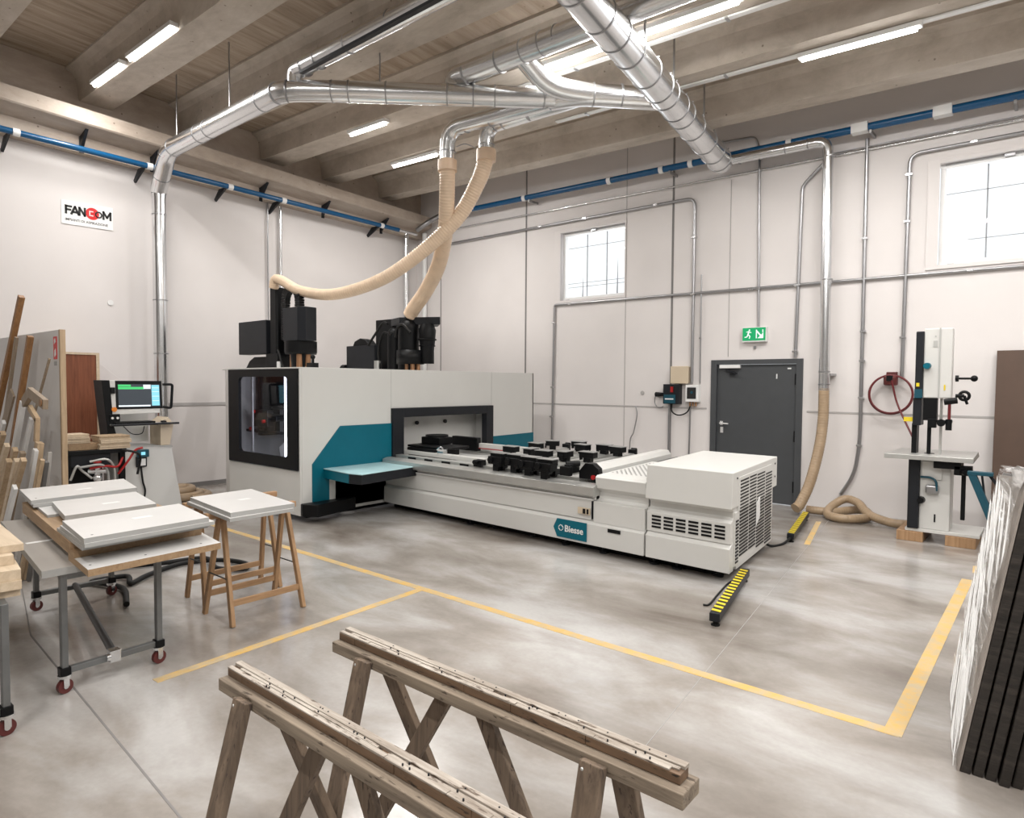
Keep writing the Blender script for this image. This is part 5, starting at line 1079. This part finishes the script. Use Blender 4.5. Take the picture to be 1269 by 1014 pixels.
# ------------------------------------------------------------------ bench with board offcuts, left of the console
bn = thing('workbench', 'black steel bench with red and grey tool cables beneath its top', 'bench', (-9.2, 2.85, 0))
out('bench_top', B().box((-9.75, 2.45, .88), (-8.85, 3.12, .93)), 'black', bn, .004)
for x, y in ((-9.7, 2.5), (-8.9, 2.5), (-9.7, 3.08), (-8.9, 3.08)): out('leg', B().box((x-.03, y-.03, 0), (x+.03, y+.03, .88)), 'black', bn)
out('bench_back', B().box((-9.75, 2.45, .25), (-9.72, 3.1, .88)), 'black', bn); out('drawer', B().box((-9.6, 2.5, .74), (-8.88, 2.95, .88)), 'dark', bn, .004)
for (a, c, d_, e), m in ((((-8.8, 2.7, .72), (-8.75, 2.85, .74), (-8.8, 3.0, .72), (-8.9, 3.1, .84)), 'redp'), (((-8.78, 3.28, .93), (-8.8, 3.2, .9), (-8.8, 3.12, .78), (-8.85, 3.02, .62)), 'redp'), (((-8.8, 2.5, .6), (-8.75, 2.55, .76), (-8.8, 2.62, .7), (-8.8, 2.72, .6)), 'alu'), (((-8.8, 2.7, .8), (-8.75, 2.86, .82), (-8.78, 2.95, .72), (-8.8, 2.97, .55)), 'alu'), (((-8.8, 2.6, .74), (-8.75, 2.8, .76), (-8.78, 2.88, .68), (-8.8, 2.9, .55)), 'edge'), (((-8.8, 3.05, .92), (-8.74, 3.18, .88), (-8.78, 3.25, .80), (-8.8, 3.22, .6)), 'rubber')):
    out('cable', B().tube(smoothpath([a, c, d_, e]), .014, 8), m, bn)
b = B(); b.cyl((-8.8, 2.78, .55), (-8.8, 2.78, .74), .03, .03); b.cyl((-8.85, 2.70, .68), (-8.75, 2.86, .68), .03); b.sphere((-8.8, 2.78, .6), .05, 7); out('valve', b, 'galv', bn)
b = B(); b.cyl((-8.8, 2.78, .74), (-8.8, 2.78, .79), .012); b.torus((-8.8, 2.78, .79), (0, 0, 1), .035, .012, 14, 6); out('valve_wheel', b, 'redp', bn)
random.seed(21)
for i in range(6):
    x, y = -9.05+random.uniform(-.01, .01), 2.62+random.uniform(-.01, .01); z = .931+.0-.0
    z = 1.015+i*.0185
    tag(out('offcut_board', B().box((x-.14, y-.12, z), (x+.14, y+.12, z+.016)), 'ply', None, .002), '%s small plywood board of the left stack on the bench' % ('lowest', 'second', 'third', 'fourth', 'fifth', 'top')[i], 'board', 'left stack of small boards on the bench')
tag(out('cardboard_box', B().box((-9.2, 2.52, .931), (-8.92, 2.84, 1.014)), 'mdf', None, .003), 'brown box under the left stack of small boards on the bench', 'box')
for i in range(7):
    x, y = -9.0+random.uniform(-.012, .012), 3.0+random.uniform(-.012, .012); z = .931+i*.0235
    tag(out('offcut_board', B().box((x-.15, y-.17, z), (x+.15, y+.17, z+.0215)), 'ply' if i != 6 else 'wY', None, .003), '%s small plywood board of the right stack on the bench' % ('lowest', 'second', 'third', 'fourth', 'fifth', 'sixth', 'top')[i], 'board', 'right stack of small boards on the bench')
# brown tall cabinet side and white sloping board behind
t = thing('tall_cabinet', 'red brown wood veneer cabinet behind the white panel', 'cabinet', (-10.4, 3.1, 0))
out('body', B().box((-10.95, 2.75, 0), (-10.3, 3.28, 2.12)), 'wR', t, .003); out('top_edge', B().box((-10.96, 2.74, 2.12), (-10.29, 3.30, 2.15)), 'ply', t); out('side_edge', B().box((-10.31, 3.26, 0), (-10.29, 3.30, 2.12)), 'ply', t)
tag(out('sloped_board', B().prism([(3.32, 0), (3.32, 2.12), (3.36, 2.13), (3.95, 1.62), (3.95, 0)], -10.9, -10.86, 'x'), 'wallL', None, .003), 'pale board with a sloping top edge behind the console', 'board')
# ------------------------------------------------------------------ big white panel and the leaning wood pile
pn = thing('laminated_panel', 'tall white panel standing upright behind the leaning wood offcuts', 'panel', (-8.0, 1.91, 0))
out('sheet', B().box((-9.6, 1.94, 0), (-7.07, 1.975, 2.23)), 'lam', pn, .002); out('edge_band', B().box((-7.07, 1.935, 0), (-7.03, 1.98, 2.23)), 'wY', pn, .002)
b = B().box((-7.230, 1.9365, 1.96), (-7.13, 1.94, 2.17)); sg = out('fire_label', b, 'sred', pn)
b = B(); b.prism([(-7.205, 2.10), (-7.155, 2.12), (-7.175, 2.155), (-7.205, 2.14)], 1.935, 1.9365, 'y'); b.prism([(-7.195, 1.98), (-7.155, 2.0), (-7.165, 2.06), (-7.195, 2.04), (-7.205, 2.0)], 1.935, 1.9365, 'y'); out('fire_symbol', b, 'paper', sg)
out('grey_sticker', B().box((-7.225, 1.938, 1.90), (-7.145, 1.94, 1.94)), 'edge', pn)
GP = 'wood offcuts leaning on the white panel'
def leaner(name, top, foot, w, th, mat, lab, cat='board', up=(0, 1, 0)):
    o = out(name, B().bar(foot, top, th, w, up) if False else B().bar(foot, top, w, th, (0, 1, 0)), mat, None, .003); return tag(o, lab, cat, GP)
# x, z of the tops were read in the plane just before the panel
def ln(xt, zt_, xf, yf, w, th, mat, lab, yt=1.80):
    a, c = V((xf, yf, 0.012)), V((xt, yt, zt_)); d = (c-a).normalized(); r = V((0, 1, 0)); r = (r-d*r.dot(d)).normalized(); s = d.cross(r)
    b = B(); h = s*w/2; q = r*th/2
    b.hexa([a-h-q, a+h-q, a+h+q, a-h+q, c-h-q, c+h-q, c+h+q, c-h+q])
    return tag(out('wood_offcut', b, mat, None, .002), lab, 'board', GP)
ln(-8.08, 2.61, -9.50, 1.72, 0.065, 0.050, 'wB', 'longest brown pole, its tip highest above the white panel', 1.90)
ln(-8.16, 2.20, -8.78, 1.72, 0.041, 0.030, 'wG', 'grey beige strip just behind the longest brown pole', 1.87)
ln(-7.68, 2.19, -8.43, 1.72, 0.055, 0.050, 'wB', 'second brown pole, right of the longest one', 1.87)
ln(-7.06, 1.96, -8.39, 1.72, 0.018, 0.020, 'wG', 'thin stick leaning right of the two brown poles', 1.86)
ln(-7.99, 1.64, -9.12, 1.67, 0.137, 0.020, 'wG', 'wide grey brown panel offcut below the tip of the poles', 1.79)
ln(-7.38, 1.56, -8.00, 1.62, 0.071, 0.040, 'lam', 'tall white plank in the centre of the pile', 1.73)
ln(-7.29, 1.41, -8.01, 1.67, 0.052, 0.030, 'lam', 'white strip below the angled bracket piece', 1.77)
ln(-6.82, 1.22, -6.96, 1.62, 0.085, 0.050, 'wY', 'square ended light wood plank right of the white planks', 1.71)
ln(-6.69, 1.17, -7.10, 1.57, 0.062, 0.030, 'lam', 'short white plank in front of the square ended one', 1.65)
ln(-6.51, 1.10, -6.92, 1.57, 0.034, 0.030, 'wY', 'narrow tan plank right of the short white one', 1.65)
ln(-6.59, 1.07, -6.86, 1.62, 0.048, 0.030, 'edgeD', 'dark grey short offcut near the right end of the pile', 1.70)
ln(-6.69, 1.14, -6.80, 1.67, 0.028, 0.030, 'lamg', 'narrow grey strip at the right end of the pile', 1.75)
ln(-7.04, 1.06, -7.62, 1.47, 0.064, 0.045, 'wY', 'light plank low in front at the left border', 1.54)
ln(-6.82, 1.08, -7.37, 1.47, 0.062, 0.045, 'ply', 'light plank second from the left in the front row', 1.55)
ln(-6.63, 1.10, -7.40, 1.47, 0.054, 0.040, 'wY', 'light plank third from the left in the front row', 1.55)
ln(-7.10, 1.15, -7.83, 1.52, 0.065, 0.040, 'wY', 'light plank behind the second one of the front row', 1.60)
ln(-7.37, 1.17, -8.26, 1.52, 0.059, 0.040, 'ply', 'light plank behind the first one of the front row', 1.60)
ln(-7.54, 1.27, -8.60, 1.52, 0.060, 0.040, 'wY', 'light plank cut by the left border of the picture', 1.61)
ln(-6.87, 1.14, -7.35, 1.52, 0.049, 0.040, 'wG', 'short brown block end between the light planks', 1.60)
ln(-7.79, 1.36, -8.75, 1.57, 0.062, 0.030, 'lam', 'pale plank at the left border above the light ones', 1.67)
ln(-6.60, 0.88, -7.12, 1.42, 0.067, 0.030, 'lam', 'small white plank touching the corner of the trolley boards', 1.48)
b = B(); q = [V((-7.13, 1.68, 1.56)), V((-6.88, 1.67, 1.66)), V((-6.47, 1.67, 1.56))]
b.bar(q[0], q[1], .085, .04, (0, 1, 0)); b.bar(q[1]+V((-.03, 0, .0)), q[2], .085, .04, (0, 1, 0)); 
ob = out('angled_offcut', b, 'wG', None, .003); tag(ob, 'angled brown wooden bracket piece perched on top of the pile', 'bracket', None); ob['_o'] = tuple(ob.location); out('knot', B().cyl((-6.51, 1.648, 1.575), (-6.51, 1.642, 1.575), .03, .03, 14), 'wB', ob)
b = B(); b.bar((-7.09, 1.71, 1.52), (-6.86, 1.71, 1.41), .05, .035, (0, 1, 0)); b.bar((-6.87, 1.71, 1.43), (-6.91, 1.71, 1.22), .05, .035, (0, 1, 0)); tag(out('angled_offcut', b, 'wY', None, .003), 'bent light wood piece under the angled bracket', 'bracket')
# ------------------------------------------------------------------ camera, daylight, exposure
sc = bpy.context.scene
F_, YAW, PIT, ROL = 809.7, .69789, .03868, .00673
Fw = V((-sin(YAW)*cos(PIT), cos(YAW)*cos(PIT), -sin(PIT))); Rt = V((cos(YAW), sin(YAW), 0)); Up = Rt.cross(Fw)
R2 = Rt*cos(ROL)+Up*sin(ROL); U2 = -Rt*sin(ROL)+Up*cos(ROL)
cam = bpy.data.cameras.new('camera'); co = bpy.data.objects.new('camera', cam); COL.objects.link(co)
m = Matrix((R2, U2, -Fw)).transposed().to_4x4(); m.translation = V((0, 0, 1.76)); co.matrix_world = m
cam.sensor_fit = 'HORIZONTAL'; cam.sensor_width = 36; cam.lens = 36*F_/1269; cam.clip_start = .05; cam.clip_end = 200
sc.camera = co
w = bpy.data.worlds.new('sky'); sc.world = w; w.use_nodes = True; bg = w.node_tree.nodes['Background']; bg.inputs['Color'].default_value = (.93, .97, 1, 1); bg.inputs['Strength'].default_value = 1.0
for nm, (x0, x1, z0, z1) in (('a', w1), ('b', w2)):
    L = bpy.data.lights.new('window_daylight', 'AREA'); L.shape = 'RECTANGLE'; L.size = x1-x0-.1; L.size_y = z1-z0-.1; L.energy = 6; L.color = (.95, .98, 1)
    lo = bpy.data.objects.new('window_daylight', L); COL.objects.link(lo); lo.location = ((x0+x1)/2, W+.5, (z0+z1)/2); lo.rotation_euler = (rad(-90), 0, 0)
sc.view_settings.view_transform = 'Standard'; sc.view_settings.look = 'None'; sc.view_settings.gamma = 1; sc.view_settings.use_curve_mapping = False
sc.view_settings.exposure = 0.27
sc.cycles.use_denoising = True; sc.cycles.max_bounces = 8; sc.cycles.diffuse_bounces = 4; sc.cycles.glossy_bounces = 4; sc.cycles.transparent_max_bounces = 12
sc.cycles.sample_clamp_indirect = 6
for o in bpy.data.objects:
    if '_o' in o: del o['_o']
